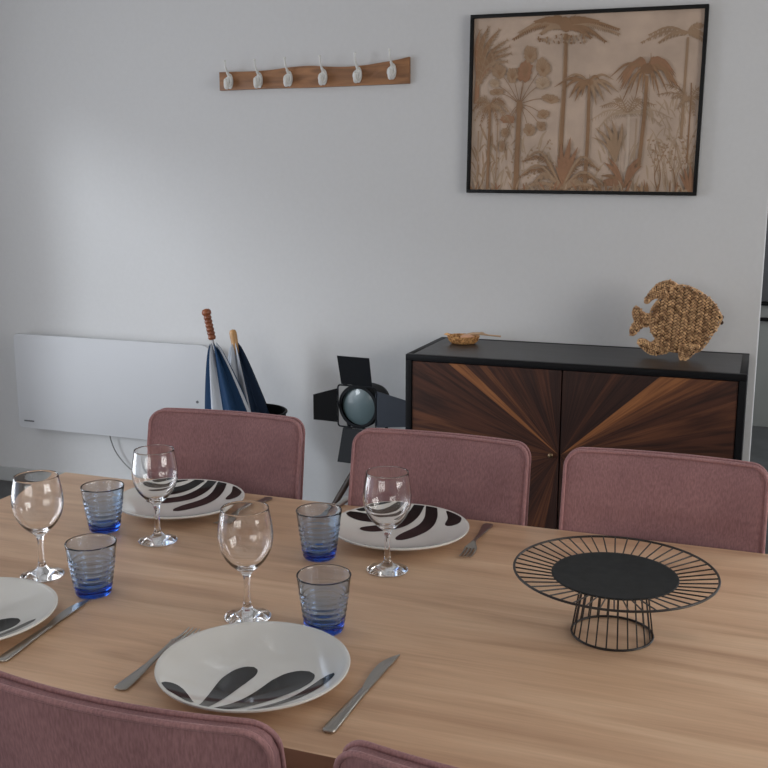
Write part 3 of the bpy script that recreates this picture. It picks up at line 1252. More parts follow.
def fish():
    r = empty('woven_fish', (-0.2655, 3.62, SBT))
    tag(r, 'brown woven wicker fish ornament standing on the right end of the sideboard', 'ornament')
    body = [(430, 186), (424, 172), (405, 140), (380, 112), (345, 85), (315, 70), (280, 58), (245, 62), (210, 85), (190, 108), (170, 135), (158, 160), (156, 200), (165, 238), (185, 270),
            (205, 300), (240, 315), (275, 318), (300, 305), (335, 318), (355, 312), (378, 285), (400, 245), (418, 215)]
    b = woven('body', body, r, 0.017, (0.06, 1))
    woven('dorsal_fin', [(262, 62), (235, 43), (205, 42), (175, 58), (150, 85), (133, 118), (145, 126), (165, 108), (190, 106), (212, 112)], r, 0.012, (1, 0.65), 0.021)
    woven('tail_fin', [(160, 172), (130, 166), (108, 144), (92, 148), (90, 175), (98, 200), (83, 225), (84, 248), (98, 252), (130, 220), (160, 212)], r, 0.012, (1, 0.0), 0.021)
    woven('ventral_fin', [(185, 268), (165, 285), (140, 272), (117, 272), (118, 290), (140, 312), (170, 330), (205, 328), (232, 316)], r, 0.012, (1, -0.4), 0.021)
    f = woven('pectoral_fin', [(282, 290), (278, 318), (284, 344), (296, 348), (315, 338), (345, 305), (350, 292), (318, 286)], r, 0.010, (-0.3, 1), 0.019)
    f.location.y = -0.022
    # lips and eye
    bm = bmesh.new()
    for u, v in ((428, 182), (428, 203)):
        x, z = fish_pt(u, v)
        bmesh.ops.create_uvsphere(bm, u_segments=12, v_segments=8, radius=0.0075, matrix=Matrix.Translation((x, 0, z)))
    build('mouth', bm, M['fish_core'], r, 60)


fish()


# ------------------------------------------------------------------ little straw basket with twig
def basket():
    r = empty('straw_basket', (-1.045, 3.69, SBT))
    tag(r, 'small oval straw basket on the left end of the sideboard', 'basket')
    bm = bmesh.new()
    prof = [(0, 0.001), (0.036, 0.001), (0.044, 0.010), (0.050, 0.026), (0.052, 0.030), (0.048, 0.029), (0.041, 0.011), (0.033, 0.004), (0, 0.004)]
    add_lathe(bm, prof, 60, mod=lambda a, z: (1.0 + 0.035 * math.sin(a * 22)))
    for v in bm.verts:
        v.co.x *= 1.15
    build('bowl', bm, M['straw'], r, 60)
    for k in range(26):
        a = 2 * PI * k / 26
        bm = bmesh.new()
        add_tube(bm, [(0.037 * 1.15 * math.cos(a), 0.037 * math.sin(a), 0.0015), (0.046 * 1.17 * math.cos(a), 0.046 * math.sin(a), 0.011), (0.053 * 1.16 * math.cos(a), 0.053 * math.sin(a), 0.030)], 0.0018, 6)
        build('straw_rib', bm, M['straw'], r, 60)
    bm = bmesh.new()
    add_tube(bm, [(-0.05, 0, 0.028), (-0.065, 0.0, 0.032), (-0.075, 0, 0.031)], [0.006, 0.005, 0.002], 8)
    build('side_handle', bm, M['straw'], r, 60)
    # contents
    bm = bmesh.new()
    bmesh.ops.create_uvsphere(bm, u_segments=24, v_segments=14, radius=1.0)
    for v in bm.verts:
        a = math.atan2(v.co.y, v.co.x)
        k = 1 + 0.08 * math.cos(a * 7)
        v.co = Vector((v.co.x * 0.026 * k, v.co.y * 0.022 * k, v.co.z * 0.011 + 0.024))
    o = build('sea_shell', bm, M['shell'], None, 60)
    o.location = (-1.030, 3.69, SBT)
    tag(o, 'pale peach shell lying in the small straw basket', 'shell')
    bm = bmesh.new()
    pts = [(-0.012, 0, 0.031), (0.02, 0.002, 0.037), (0.05, 0.004, 0.038), (0.08, 0.004, 0.034), (0.128, 0.004, 0.032)]
    add_tube(bm, pts, [0.003, 0.0055, 0.0055, 0.0032, 0.0035], 10)
    add_tube(bm, [(0.035, 0.003, 0.037), (0.055, 0.0, 0.043), (0.066, -0.004, 0.043)], [0.003, 0.003, 0.001], 8)
    o = build('driftwood_twig', bm, M['twig'], None, 60)
    o.location = (-1.032, 3.70, SBT)
    tag(o, 'pale thin twig sticking out of the straw basket to the right', 'twig')


basket()


# ------------------------------------------------------------------ framed picture
PX0, PX1, PZ_0, PZ_1 = -1.074, -0.239, CAM_H - 0.047, CAM_H + 0.592


def pic(u, v):
    """point of the studied picture -> metres from its lower left corner"""
    x = (u - 44) / 690
    y = v / 560
    for _ in range(4):
        left = 50 - 9 * y
        right = 746 - 33 * y
        x = (u - left) / (right - left)
        top = 50 - 31 * x
        bot = 572 + 2 * x
        y = (v - top) / (bot - top)
    return ((x + 0.010) * (PX1 - PX0), (1 - y - 0.012) * (PZ_1 - PZ_0))


def picture():
    W, H = PX1 - PX0, PZ_1 - PZ_0
    r = empty('framed_picture', (PX0, WY - 0.001, PZ_0))
    r.rotation_euler = (0, 0.009, 0)
    tag(r, 'black framed picture of brown tropical palms hanging above the sideboard', 'picture')
    bm = bmesh.new()
    f = 0.0125
    add_box(bm, 0, W, -0.028, 0, 0, f, bevel=0.001)
    add_box(bm, 0, W, -0.028, 0, H - f, H, bevel=0.001)
    add_box(bm, 0, f, -0.028, 0, f, H - f, bevel=0.001)
    add_box(bm, W - f, W, -0.028, 0, f, H - f, bevel=0.001)
    build('frame', bm, M['frame_black'], r)
    cols = {'bg': (178, 156, 138), 'pale': (164, 140, 116), 'mid': (148, 120, 93), 'brown': (133, 100, 70), 'dark': (120, 88, 60), 'red': (140, 101, 72), 'light': (188, 168, 150)}
    names = ['bg', 'pale', 'mid', 'brown', 'dark', 'red', 'light']
    mats = []
    for nme in names:
        c = s2l(*cols[nme])
        mm = mat('print_' + nme, c, 0.6)
        noise_mix(mm, tuple(q * 0.86 for q in c), tuple(min(1, q * 1.12) for q in c), scale=(1, 1, 1), nscale=9, detail=6, lo=0.3, hi=0.7)
        mats.append(mm)
    bm = bmesh.new()
    add_box(bm, f, W - f, -0.016, -0.006, f, H - f)
    layer = [0]
    x_lo, x_hi, z_lo, z_hi = f + 0.001, W - f - 0.001, f + 0.001, H - f - 0.001
    cl = lambda p: (min(max(p[0], x_lo), x_hi), min(max(p[1], z_lo), z_hi))
    S = 1.0 / 830.0   # pixel of the studied crop to metres

    def stroke(pts, w0, w1, col, n=6, mid=None):
        """tapered flat stroke through points in crop pixels"""
        layer[0] += 1
        y = -0.0162 - 0.0000025 * layer[0]
        c = bez([(a, b, 0) for a, b in pts], n)
        L = []
        N = len(c)
        for i, p in enumerate(c):
            t = i / (N - 1)
            tg = (c[min(i + 1, N - 1)] - c[max(i - 1, 0)])
            if tg.length < 1e-6:
                continue
            tg.normalize()
            nn = Vector((-tg.y, tg.x, 0))
            w = w0 + (w1 - w0) * t
            if mid:
                w = w + mid * math.sin(PI * t)
            w = max(w, 0.4) / 2
            a = p + nn * w
            b = p - nn * w
            a2, b2 = cl(pic(a.x, a.y)), cl(pic(b.x, b.y))
            L.append((bm.verts.new((a2[0], y, a2[1])), bm.verts.new((b2[0], y, b2[1]))))
        for (a, b), (c2, d) in zip(L, L[1:]):
            fc = bm.faces.new((a, b, d, c2))
            fc.material_index = names.index(col)

    R = random.Random(3)

    def frond(base, tip, bow, col, leaf=14, w=4, n=16, down=1.0, lw=3.0):
        """feather frond: arched spine with leaflets"""
        bx, by = base
        tx, ty = tip
        mx, my = (bx + tx) / 2, (by + ty) / 2 - bow
        sp = [(bx, by), (mx, my), (tx, ty)]
        stroke(sp, w, 1.2, col)
        c = bez([(a, b, 0) for a, b in sp], 12)
        N = len(c)
        for i in range(n):
            t = (i + 0.7) / n
            p = c[min(int(t * (N - 1)), N - 1)]
            q = c[min(int(t * (N - 1)) + 1, N - 1)] - c[max(int(t * (N - 1)) - 1, 0)]
            q.normalize()
            ll = leaf * (0.55 + 0.6 * math.sin(PI * min(t + 0.1, 1)))
            for sd in (-1, 1):
                nn = Vector((-q.y, q.x, 0)) * sd
                dv = (q * 0.7 + nn * 0.65 + Vector((0, 0.55 * down, 0)))
                e = p + dv.normalized() * ll * R.uniform(0.8, 1.15)
                stroke([(p.x, p.y), ((p.x + e.x) / 2 + nn.x, (p.y + e.y) / 2 + nn.y), (e.x, e.y)], lw, 0.6, col, n=2)

    def blade(base, tip, bow, w, col, side=0):
        mx, my = (base[0] + tip[0]) / 2 + side, (base[1] + tip[1]) / 2 - bow
        stroke([base, (mx, my), tip], w * 0.35, 0.6, col, mid=w * 0.62)

    def blob(u, v, rx, ry, col, ang=0, n=16, ragged=0.1):
        layer[0] += 1
        y = -0.0162 - 0.0000025 * layer[0]
        vs = []
        ca, sa = math.cos(ang), math.sin(ang)
        for k in range(n):
            a = 2 * PI * k / n
            q = 1 + R.uniform(-ragged, ragged)
            x, z = rx * math.cos(a) * q, ry * math.sin(a) * q
            p = cl(pic(u + x * ca - z * sa, v + x * sa + z * ca))
            vs.append(bm.verts.new((p[0], y, p[1])))
        bm.faces.new(vs).material_index = names.index(col)

    # far, pale undergrowth
    for k in range(60):
        u = R.uniform(60, 700)
        v = R.uniform(400, 560)
        blade((u, v + 20), (u + R.uniform(-35, 35), v - R.uniform(10, 45)), R.uniform(0, 12), R.uniform(4, 9), 'pale')
    for k in range(46):
        u = R.uniform(560, 712)
        v = R.uniform(260, 470)
        blade((u, v + 20), (u + R.uniform(-30, 30), v - R.uniform(5, 35)), R.uniform(0, 10), R.uniform(3, 8), 'pale')
    for k in range(34):
        u = R.uniform(60, 180)
        v = R.uniform(380, 540)
        blade((u, v + 16), (u + R.uniform(-30, 30), v - R.uniform(5, 35)), R.uniform(0, 10), R.uniform(4, 10), R.choice(['pale', 'mid']))
    for k in range(70):
        u, v = R.uniform(125, 300), R.uniform(405, 520)
        blob(u, v, R.uniform(2, 4.5), R.uniform(2, 3.5), R.choice(['pale', 'mid']), R.uniform(0, 3))
    # pale palm, lower centre right
    for tx, ty in ((410, 345), (440, 305), (480, 285), (550, 285), (590, 300), (640, 340), (610, 360), (430, 370)):
        frond((515, 325), (tx, ty), 18, 'mid' if ty < 320 else 'pale', leaf=16, w=4, n=12)
    stroke([(518, 330), (515, 430), (505, 555)], 7, 9, 'light')
    stroke([(498, 360), (492, 460), (490, 555)], 4, 5, 'light')
    stroke([(540, 340), (535, 440), (530, 555)], 4, 5, 'pale')
    # right pale bushes
    for bx in (600, 622, 650, 676, 700):
        for k in range(5):
            stroke([(bx, 560), (bx + R.uniform(-10, 10), 500), (bx + R.uniform(-34, 34), 400 + R.uniform(-10, 50))], 3.0, 1.0, R.choice(['mid', 'brown', 'pale']))
    for k in range(90):
        blob(R.uniform(570, 715), R.uniform(390, 500), R.uniform(2, 5), R.uniform(2, 3.5), R.choice(['pale', 'mid', 'mid']), R.uniform(0, 3))
    # right hand tall palm
    stroke([(682, 105), (674, 230), (664, 400)], 7, 8, 'mid')
    for tx, ty, bw_ in ((550, 122, 16), (572, 100, 18), (600, 122, 12), (728, 72, 10), (730, 100, 8), (728, 118, 6)):
        frond((682, 92), (tx, ty), bw_, 'mid', leaf=12, w=7, n=16, lw=5)
    # mid right small palm
    for tx, ty in ((600, 270), (615, 240), (655, 310), (720, 250), (728, 290), (700, 330), (640, 280)):
        frond((690, 285), (tx, ty), 12, 'mid', leaf=13, w=3, n=9)
    stroke([(692, 235), (690, 300), (680, 470)], 3, 4, 'brown')
    # tall central palm
    stroke([(335, 95), (332, 230), (322, 420), (324, 562)], 9, 13, 'brown')
    stroke([(330, 95), (326, 230), (315, 420), (318, 562)], 3, 4, 'mid')
    for tx, ty, bw_ in ((172, 114, 22), (190, 95, 24), (240, 62, 16), (258, 96, 14), (296, 50, 8), (380, 50, 8), (430, 60, 14), (492, 84, 18), (492, 98, 16), (452, 120, 20), (410, 108, 12)):
        frond((332, 76), (tx, ty), bw_, 'brown' if R.random() < 0.7 else 'mid', leaf=14, w=8, n=26, lw=6)
    blob(334, 70, 18, 22, 'brown', 0)
    for k in range(60):
        u, v = R.uniform(245, 395), R.uniform(98, 124)
        blob(u, v, R.uniform(1.5, 4), R.uniform(2, 6), R.choice(['mid', 'brown', 'pale']), R.uniform(-0.5, 0.5), 8, 0.3)
    # left banana leaves
    stroke([(62, 300), (68, 200), (80, 130)], 16, 6, 'red')
    for tx, ty, w in ((72, 84, 14), (100, 74, 18), (134, 82, 18), (160, 112, 12), (168, 132, 12), (172, 152, 12), (160, 176, 14), (150, 200, 10)):
        blade((66, 250), (tx, ty), 26, w, R.choice(['mid', 'brown', 'red']), side=-8)
        frond((66, 245), (tx, ty), 26, 'mid', leaf=14, w=3, n=10, down=0.2)
    # fan palm
    stroke([(196, 300), (191, 420), (186, 560)], 13, 16, 'brown')
    blob(196, 308, 10, 20, 'brown', 0)
    for u, v, rx, ry, cc in ((212, 203, 22, 32, 'red'), (228, 155, 20, 25, 'mid'), (266, 192, 22, 27, 'mid'), (174, 216, 17, 23, 'mid'), (266, 238, 22, 18, 'pale'), (134, 205, 22, 22, 'mid'),
                             (290, 284, 26, 13, 'mid'), (268, 330, 18, 13, 'mid'), (226, 376, 16, 19, 'mid'), (262, 364, 15, 14, 'mid'), (152, 384, 13, 14, 'mid'), (144, 425, 10, 18, 'mid'),
                             (125, 265, 22, 10, 'mid'), (120, 240, 16, 12, 'pale'), (160, 345, 22, 12, 'red')):
        stroke([(196, 300), ((196 + u) / 2, (300 + v) / 2 - 6), (u, v)], 2.2, 1.6, 'brown')
        blob(u, v, rx, ry, cc, R.uniform(-0.3, 0.3), 28, 0.16)
        for k in range(7):
            a = -PI + PI * k / 6
            stroke([(u, v + ry * 0.6), (u + rx * 0.5 * math.cos(a), v + ry * 0.5 * math.sin(a)), (u + rx * 0.95 * math.cos(a), v + ry * 0.95 * math.sin(a))], 2, 0.8, 'brown' if cc != 'pale' else 'mid', n=2)
    # left lower palm
    stroke([(106, 310), (102, 430), (98, 562)], 7, 9, 'brown')
    for tx, ty in ((52, 320), (58, 350), (75, 365), (100, 372), (130, 360), (152, 345), (170, 330), (178, 370), (60, 295), (150, 300)):
        frond((106, 302), (tx, ty), 16, 'brown' if R.random() < 0.5 else 'mid', leaf=13, w=4, n=10)
    stroke([(130, 350), (128, 440), (124, 530)], 3.5, 4, 'mid')
    stroke([(70, 380), (68, 460), (66, 560)], 4, 4, 'mid')
    # centre palm with drooping leaves
    stroke([(404, 240), (400, 400), (390, 565)], 9, 11, 'brown')
    for tx, ty, w in ((300, 250, 9), (322, 262, 10), (345, 282, 14), (362, 292, 14), (382, 278, 12), (425, 302, 15), (448, 292, 14), (470, 272, 13), (490, 265, 10), (475, 228, 8), (440, 236, 8), (345, 232, 8), (330, 226, 6)):
        blade((402, 234), (tx, ty), 18, w, R.choice(['mid', 'brown']))
    blob(403, 236, 14, 10, 'brown', 0)
    stroke([(404, 236), (406, 225), (405, 212)], 3, 1, 'brown')
    # round feathery palm
    stroke([(569, 215), (562, 330), (546, 485)], 9, 11, 'brown')
    for k in range(34):
        a = math.radians(-195 + k * 210 / 33)
        if abs(math.cos(a)) < 0.3:
            continue
        L_ = R.uniform(70, 98)
        tx, ty = 572 + L_ * math.cos(a), 196 + L_ * 0.42 * math.sin(a) + 40 * abs(math.cos(a)) ** 0.6
        blade((570, 194), (tx, ty + R.uniform(0, 20)), 26 + 10 * abs(math.cos(a)), 9, 'red' if k % 3 else 'brown')
    for tx, ty in ((500, 290), (520, 268), (536, 282), (556, 262), (590, 262), (606, 280), (628, 268), (655, 240), (668, 262), (480, 232), (462, 222)):
        blade((568, 196), (tx, ty), 28, 8, 'brown')
    blob(570, 196, 20, 16, 'dark', 0)
    stroke([(576, 185), (580, 165), (580, 150)], 3, 1, 'brown')
    # banana clump
    for tx, ty, w in ((422, 368, 14), (448, 352, 16), (470, 345, 14), (500, 352, 14), (412, 395, 8)):
        blade((480, 470), (tx, ty), 16, w, 'mid', side=6)
    for tx, ty, w in ((448, 470, 16), (460, 455, 12), (548, 455, 18), (556, 480, 16), (530, 470, 10), (440, 510, 14)):
        blade((505, 545), (tx, ty), 14, w, R.choice(['red', 'brown']))
    blob(470, 530, 24, 12, 'red', 0.1)
    # central agave and arching leaves
    for tx, ty, w in ((350, 396, 22), (322, 415, 18), (312, 450, 16), (372, 425, 18), (382, 455, 14), (305, 480, 12)):
        blade((328, 540), (tx, ty), 6, w, 'red')
    for tx, ty, bw_ in ((205, 470, 50), (190, 520, 40), (230, 540, 30), (436, 494, 50), (450, 540, 34), (410, 555, 20), (200, 555, 14), (460, 565, 16)):
        frond((325, 548), (tx, ty), bw_, R.choice(['mid', 'brown']), leaf=12, w=6, n=18, lw=4)
        blade((325, 548), (tx, ty), bw_ * 1.3, 10, 'mid')
    # bottom band
    for k in range(60):
        u = R.uniform(55, 700)
        blade((u, 566), (u + R.uniform(-24, 24), 566 - R.uniform(14, 48)), R.uniform(0, 8), R.uniform(4, 10), R.choice(['mid', 'brown', 'red', 'pale']))
    for tx, ty in ((672, 480), (690, 470), (706, 488), (712, 520), (660, 500)):
        blade((692, 566), (tx, ty), 2, 12, 'red')
    build('canvas_print', bm, mats, r, 0, recalc=False)


picture()


# ------------------------------------------------------------------ coat rack
def coat_rack():
    x0, x1 = -2.120, -1.308
    W = x1 - x0
    z0 = CAM_H + 0.356
    r = empty('coat_rack', (x0, WY, z0))
    tag(r, 'live-edge oak coat rack with six white hooks on the back wall', 'coat rack')
    top = [(0, 0.072), (0.08, 0.071), (0.16, 0.070), (0.24, 0.073), (0.32, 0.080), (0.40, 0.082), (0.47, 0.077), (0.54, 0.073), (0.62, 0.075), (0.70, 0.083), (0.77, 0.092), (W, 0.100)]
    bot = [(W, 0.003), (0.6, 0.0015), (0.4, 0.0), (0.25, 0.002), (0, 0.0)]
    bm = bmesh.new()
    add_prism(bm, [(p.x, p.z) for p in bez([(a, 0, b) for a, b in top], 3)] + bot, -0.020, -0.0005, bevel=0.002)
    build('board', bm, M['rack_wood'], r, 40)
    xs = [0.050, 0.183, 0.314, 0.463, 0.608, 0.748]
    zs = [0.036, 0.036, 0.038, 0.039, 0.043, 0.051]
    hook = empty('hook', (0, 0, 0))
    hook.parent = r
    bm = bmesh.new()
    # oval back plate
    pl = []
    for k in range(20):
        a = 2 * PI * k / 20
        pl.append((0.014 * math.cos(a), 0.030 * math.sin(a) - 0.002))
    add_prism(bm, pl, -0.005, 0.0, bevel=0.001)
    # lower scrolled hook
    add_tube(bm, bez([(0, -0.004, 0.012), (0, -0.016, 0.000), (0, -0.022, -0.020), (0, -0.032, -0.028), (0, -0.040, -0.016), (0, -0.040, -0.002)], 5), [0.0085] * 10 + [0.0080] * 10 + [0.007] * 6, 10)
    # side curls of the cast body
    for sx in (-1, 1):
        add_tube(bm, bez([(0, -0.008, 0.014), (sx * 0.012, -0.014, 0.006), (sx * 0.013, -0.02, -0.010), (sx * 0.004, -0.022, -0.022)], 4), 0.0045, 8)
    # long upper prong
    add_tube(bm, bez([(0, -0.004, 0.010), (0, -0.016, 0.024), (0, -0.030, 0.038), (0, -0.040, 0.054), (0, -0.042, 0.070)], 5), [0.0055] * 8 + [0.0040] * 8 + [0.0034] * 5, 10)
    bmesh.ops.create_uvsphere(bm, u_segments=12, v_segments=8, radius=0.0052, matrix=Matrix.Translation((0, -0.042, 0.072)))
    bmesh.ops.create_uvsphere(bm, u_segments=12, v_segments=8, radius=0.0062, matrix=Matrix.Translation((0, -0.040, 0.0)))
    me_o = build('hook', bm, M['white_metal'], r, 60)
    bpy.data.objects.remove(hook)
    for i in range(6):
        o = me_o if i == 0 else me_o.copy()
        if i:
            COL.objects.link(o)
            o.parent = r
        o.location = (xs[i], -0.0205, zs[i])


coat_rack()


# ------------------------------------------------------------------ radiator
def radiator():
    x0, x1 = -3.19, -2.165
    z0, z1 = CAM_H - 1.124, CAM_H - 0.687
    yf = WY - 0.08
    W = x1 - x0
    H = z1 - z0
    r = empty('panel_radiator', (x0, yf, z0))
    tag(r, 'wide flat white electric panel radiator on the wall left of the umbrellas', 'radiator')
    c = 0.02
    out = []
    for cx, cz, a0 in ((W - 0.05, H - 0.05, 90), (W - c, c, 0)):
        pass
    pts = []
    for (cx, cz, a0, rr) in ((c, c, 180, c), (W - c, c, 270, c), (W - 0.045, H - 0.045, 0, 0.045), (c, H - c, 90, c)):
        for k in range(7):
            a = math.radians(a0 + 15 * k)
            pts.append((cx + rr * math.cos(a), cz + rr * math.sin(a)))
    bm = bmesh.new()
    add_prism(bm, pts, 0.0, 0.018, bevel=0.003)
    build('front_panel', bm, M['radiator'], r, 40)
    build('rear_casing', box(0.03, W - 0.03, 0.018, 0.075, 0.03, H - 0.035, bevel=0.004), M['radiator_side'], r)
    build('badge', box(0.03, 0.085, -0.0008, 0.0, 0.030, 0.037), M['grey_mark'], r, 0)
    bm = bmesh.new()
    add_lathe(bm, [(0, 0), (0.006, 0), (0.006, 0.003), (0, 0.004)], 20)
    k = build('indicator', bm, M['grey_mark'], r)
    k.rotation_euler = (PI / 2, 0, 0)
    k.location = (W - 0.075, 0, 0.19)
    bm = bmesh.new()
    add_tube(bm, bez([(0.46, 0.045, 0.035), (0.462, 0.05, -0.03), (0.49, 0.055, -0.10), (0.56, 0.062, -0.17), (0.66, 0.066, -0.20)], 6), 0.0026, 8)
    build('cable', bm, M['cable'], r, 60)


radiator()


# ------------------------------------------------------------------ umbrella stand and umbrellas
USX, USY = -1.805, 3.42


def umbrella_stand():
    r = empty('umbrella_stand', (USX, USY, 0))
    tag(r, 'dark metal umbrella stand on the floor against the wall', 'umbrella stand')
    bm = bmesh.new()
    add_lathe(bm, [(0, 0), (0.115, 0), (0.118, 0.004), (0.13, 0.535), (0.133, 0.545), (0.129, 0.550), (0.126, 0.535), (0.114, 0.008), (0, 0.008)], 56)
    build('vessel', bm, M['black_metal'], r, 40)
    bm = bmesh.new()
    add_tube(bm, [(0.132 * math.cos(2 * PI * k / 56), 0.132 * math.sin(2 * PI * k / 56), 0.548) for k in range(56)], 0.005, 8, closed=True)
    build('rim', bm, M['black_metal'], r, 60)


umbrella_stand()


def umbrella(name, label, base, top, canopy_h0, canopy_h1, rmax, cmats, colour_of, panels, handle_m, handle, seed):
    """loosely furled umbrella standing handle up. base/top: axis end points in world; canopy between heights (fractions of axis)"""
    base = Vector(base)
    top = Vector(top)
    ax = (top - base)
    L = ax.length
    d = ax.normalized()
    r = empty(name, base)
    tag(r, label, 'umbrella', 'umbrellas in the stand')
    q = Vector((0, 0, 1)).rotation_difference(d)
    r.rotation_mode = 'QUATERNION'
    r.rotation_quaternion = q
    bm = bmesh.new()
    add_tube(bm, [(0, 0, 0.0), (0, 0, L - 0.10)], 0.0045, 10)
    build('shaft', bm, M['grey_steel'], r, 60)
    bm = bmesh.new()
    if handle == 'carved':
        pr = [(0, -0.112), (0.011, -0.112)]
        for k in range(0, 49):
            z = -0.11 + 0.092 * k / 48
            pr.append((0.0125 + 0.0028 * abs(math.sin(k * PI / 8)), z))
        pr += [(0.0175, -0.012), (0.0185, -0.003), (0.014, 0.006), (0, 0.010)]
        add_lathe(bm, pr, 24)
    else:
        add_lathe(bm, [(0, -0.10), (0.0125, -0.10), (0.0135, -0.06), (0.0145, -0.03), (0.0145, -0.012), (0.011, -0.002), (0, 0.002)], 24)
    h = build('handle', bm, handle_m, r, 50)
    h.location = (0, 0, L)
    # pleated canopy: star-shaped section, open hem at the lower end
    rr = random.Random(seed)
    ph = [rr.uniform(-0.12, 0.12) for _ in panels]
    bm = bmesh.new()
    NP = len(panels)
    SEG = NP * 12
    NZ = 22
    grid = []
    for j in range(NZ + 1):
        t = j / NZ
        row = []
        for i in range(SEG):
            f = i / SEG * NP
            k = int(f)
            w = f - k
            a = 2 * PI * (f + ph[k % NP] * math.sin(PI * w)) / NP
            fold = 0.62 + 0.38 * math.cos(2 * PI * w)
            env = 0.012 + (rmax - 0.012) * min(1, t / 0.72) ** 0.7
            if t > 0.72:
                env *= 1 - 0.42 * ((t - 0.72) / 0.28) ** 1.4
            amp = env * (0.55 + 0.45 * fold)
            zz = canopy_h1 + (canopy_h0 - canopy_h1) * t
            zz += 0.03 * math.cos(2 * PI * w) * (1 - t) ** 3
            row.append(bm.verts.new((amp * math.cos(a), amp * math.sin(a), zz)))
        grid.append(row)
    for j in range(NZ):
        for i in range(SEG):
            f = bm.faces.new((grid[j][i], grid[j][(i + 1) % SEG], grid[j + 1][(i + 1) % SEG], grid[j + 1][i]))
            phi = (math.degrees(2 * PI * (i + 0.5) / SEG) + 61 + 180) % 360 - 180
            f.material_index = colour_of(phi)
    bm.faces.new(grid[0])
    bm.faces.new(grid[-1][::-1])
    build('canopy', bm, cmats, r, 70)
    return r


CM = [M['nylon_blue'], M['nylon_white'], M['nylon_navy']]
umbrella('umbrella', 'umbrella with carved brown handle and blue and white panels, left in the stand',
         (-1.760, 3.36, 0.02), (-1.990, 3.42, CAM_H - 0.492), 0.36, 0.785, 0.106, CM, lambda p: 0 if p < -42 else 1 if p < -14 else 0 if p < 52 else 1 if p < 95 else 0, range(7),
         M['handle_brown'], 'carved', 4)
umbrella('umbrella', 'dark navy umbrella with plain yellow wooden handle, right in the stand',
         (-1.765, 3.47, 0.02), (-1.945, 3.54, CAM_H - 0.578), 0.36, 0.765, 0.100, CM, lambda p: 1 if p < 8 else 2, range(7),
         M['handle_yellow'], 'plain', 9)


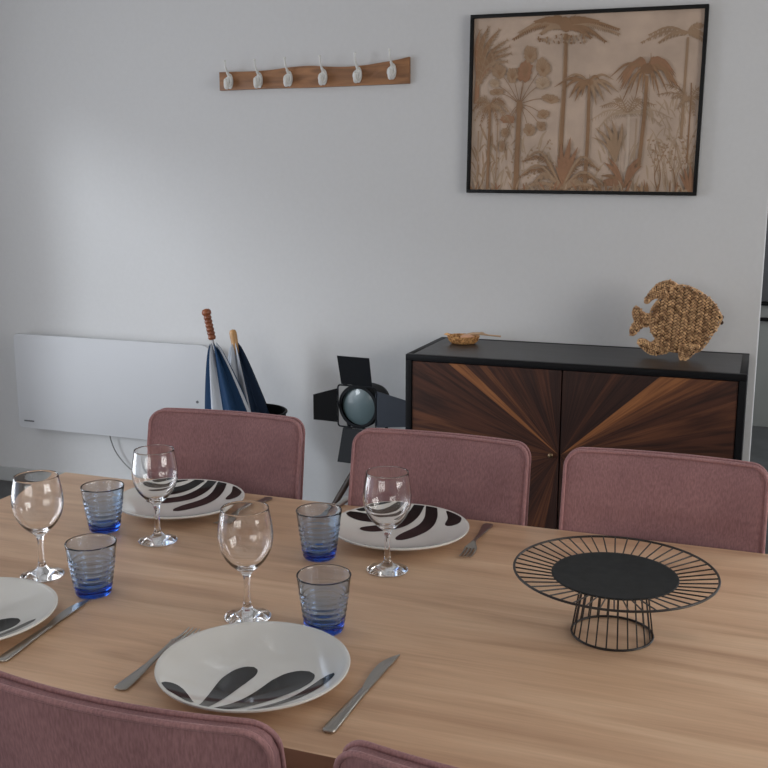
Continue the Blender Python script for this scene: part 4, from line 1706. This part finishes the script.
# ------------------------------------------------------------------ studio lamp on tripod
def studio_lamp():
    LX, LY, LZ = -1.394, 3.505, 0.556
    r = empty('studio_floor_lamp', (LX, LY, 0))
    r.rotation_euler = (0, 0, -0.10)
    r.scale = (1.05, 1.05, 1.05)
    tag(r, 'black studio spotlight floor lamp with barn door flaps left of the sideboard', 'floor lamp')
    R = 0.071
    # ring and lens; local forward is -y
    bm = bmesh.new()
    add_lathe(bm, [(R - 0.004, -0.014), (R + 0.006, -0.014), (R + 0.009, -0.010), (R + 0.009, 0.02), (R + 0.003, 0.024), (R - 0.004, 0.02)], 64)
    ri = [v for v in bm.verts]
    o = build('lens_ring', bm, M['lamp_black'], r, 50, recalc=True)
    o.rotation_euler = (-PI / 2, 0, 0)
    o.location = (0, 0, LZ)
    bm = bmesh.new()
    pr = [(0, -0.012)]
    for k in range(1, 9):
        a = k / 8
        pr.append(((R - 0.002) * a, -0.012 + 0.012 * a * a))
    pr += [(R - 0.002, 0.006), (0, 0.006)]
    add_lathe(bm, pr, 64)
    o = build('lens', bm, M['lens'], r, 60)
    o.rotation_euler = (-PI / 2, 0, 0)
    o.location = (0, 0, LZ)
    # housing behind
    bm = bmesh.new()
    add_lathe(bm, [(0, 0.15), (0.04, 0.15), (0.056, 0.138), (0.068, 0.10), (0.072, 0.03), (0.074, 0.02), (0, 0.02)], 56)
    o = build('housing', bm, M['lamp_black'], r, 50)
    o.rotation_euler = (-PI / 2, 0, 0)
    o.location = (0, 0, LZ)
    # square wire frame carrying the flaps
    s = 0.076
    bm = bmesh.new()
    ring = []
    for cx, cz, a0 in ((s - 0.01, s - 0.01, 0), (-s + 0.01, s - 0.01, 90), (-s + 0.01, -s + 0.01, 180), (s - 0.01, -s + 0.01, 270)):
        for k in range(5):
            a = math.radians(a0 + k * 22.5)
            ring.append((cx + 0.01 * math.cos(a), -0.022, cz + 0.01 * math.sin(a)))
    add_tube(bm, ring, 0.003, 8, closed=True)
    for sx, sz in ((1, 0), (-1, 0), (0, 1), (0, -1)):
        add_tube(bm, [(sx * s, -0.022, sz * s), (sx * (R + 0.004), -0.008, sz * (R + 0.004))], 0.003, 8)
    o = build('flap_frame', bm, M['lamp_black'], r, 50)
    o.location = (0, 0, LZ)
    # flaps: (rotation about y, outward tilt, length, near half width, far half width)
    for nm, ang, tilt, Lf, w0, w1, m in (('flap', 0, 14, 0.110, 0.062, 0.064, M['lamp_black']), ('flap', 180, 14, 0.125, 0.056, 0.064, M['lamp_black']),
                                         ('flap', 90, 8, 0.130, 0.066, 0.046, M['flap']), ('flap', -90, 45, 0.088, 0.062, 0.046, M['lamp_black'])):  # right flap takes the black with daylight painted in
        bm = bmesh.new()
        t = math.radians(tilt)
        for yy in (0.0,):
            a = [(-w0, 0.0), (w0, 0.0), (w1, Lf), (-w1, Lf)]
            top = [bm.verts.new((x, -z * math.sin(t) - 0.0008, z * math.cos(t))) for x, z in a]
            bot = [bm.verts.new((x, -z * math.sin(t) + 0.0008, z * math.cos(t))) for x, z in a]
            bm.faces.new(top)
            bm.faces.new(bot[::-1])
            for k in range(4):
                bm.faces.new((top[k], bot[k], bot[(k + 1) % 4], top[(k + 1) % 4]))
        # hinges
        for hx in (-w0 * 0.75, w0 * 0.75):
            add_tube(bm, [(hx - 0.008, 0, -0.002), (hx + 0.008, 0, -0.002)], 0.004, 8)
        bm.transform(Matrix.Translation((0, 0, s + 0.004)))
        bm.transform(Matrix.Rotation(math.radians(ang), 4, 'Y'))
        o = build(nm, bm, m, r, 30)
        o.location = (0, -0.022, LZ)
    # yoke
    bm = bmesh.new()
    add_tube(bm, bez([(-0.082, 0.06, LZ), (-0.082, 0.06, LZ - 0.07), (-0.06, 0.06, LZ - 0.112), (0, 0.06, LZ - 0.118), (0.06, 0.06, LZ - 0.112), (0.082, 0.06, LZ - 0.07), (0.082, 0.06, LZ)], 5), 0.006, 8)
    build('yoke', bm, M['lamp_black'], r, 60)
    for sx in (-1, 1):
        bm = bmesh.new()
        add_lathe(bm, [(0, 0), (0.014, 0), (0.016, 0.004), (0.016, 0.014), (0.012, 0.018), (0, 0.018)], 24)
        o = build('knob', bm, M['lamp_black'], r, 40)
        o.rotation_euler = (0, sx * PI / 2, 0)
        o.location = (sx * 0.072, 0.06, LZ)
    bm = bmesh.new()
    add_tube(bm, [(0, 0.06, LZ - 0.118), (0, 0.06, LZ - 0.20)], 0.010, 14)
    add_lathe(bm, [(0, LZ - 0.235), (0.026, LZ - 0.235), (0.028, LZ - 0.225), (0.028, LZ - 0.195), (0.02, LZ - 0.188), (0, LZ - 0.188)], 30, cy=0.06)
    build('head', bm, M['lamp_black'], r, 50)
    for k in range(3):
        a = math.radians(205 + 120 * k)
        bm = bmesh.new()
        add_tube(bm, [(0.022 * math.cos(a), 0.06 + 0.022 * math.sin(a), LZ - 0.21), (0.22 * math.cos(a), 0.06 + 0.22 * math.sin(a), 0.0)], [0.013, 0.009], 10)
        build('leg', bm, M['dark_wood'], r, 60)


studio_lamp()
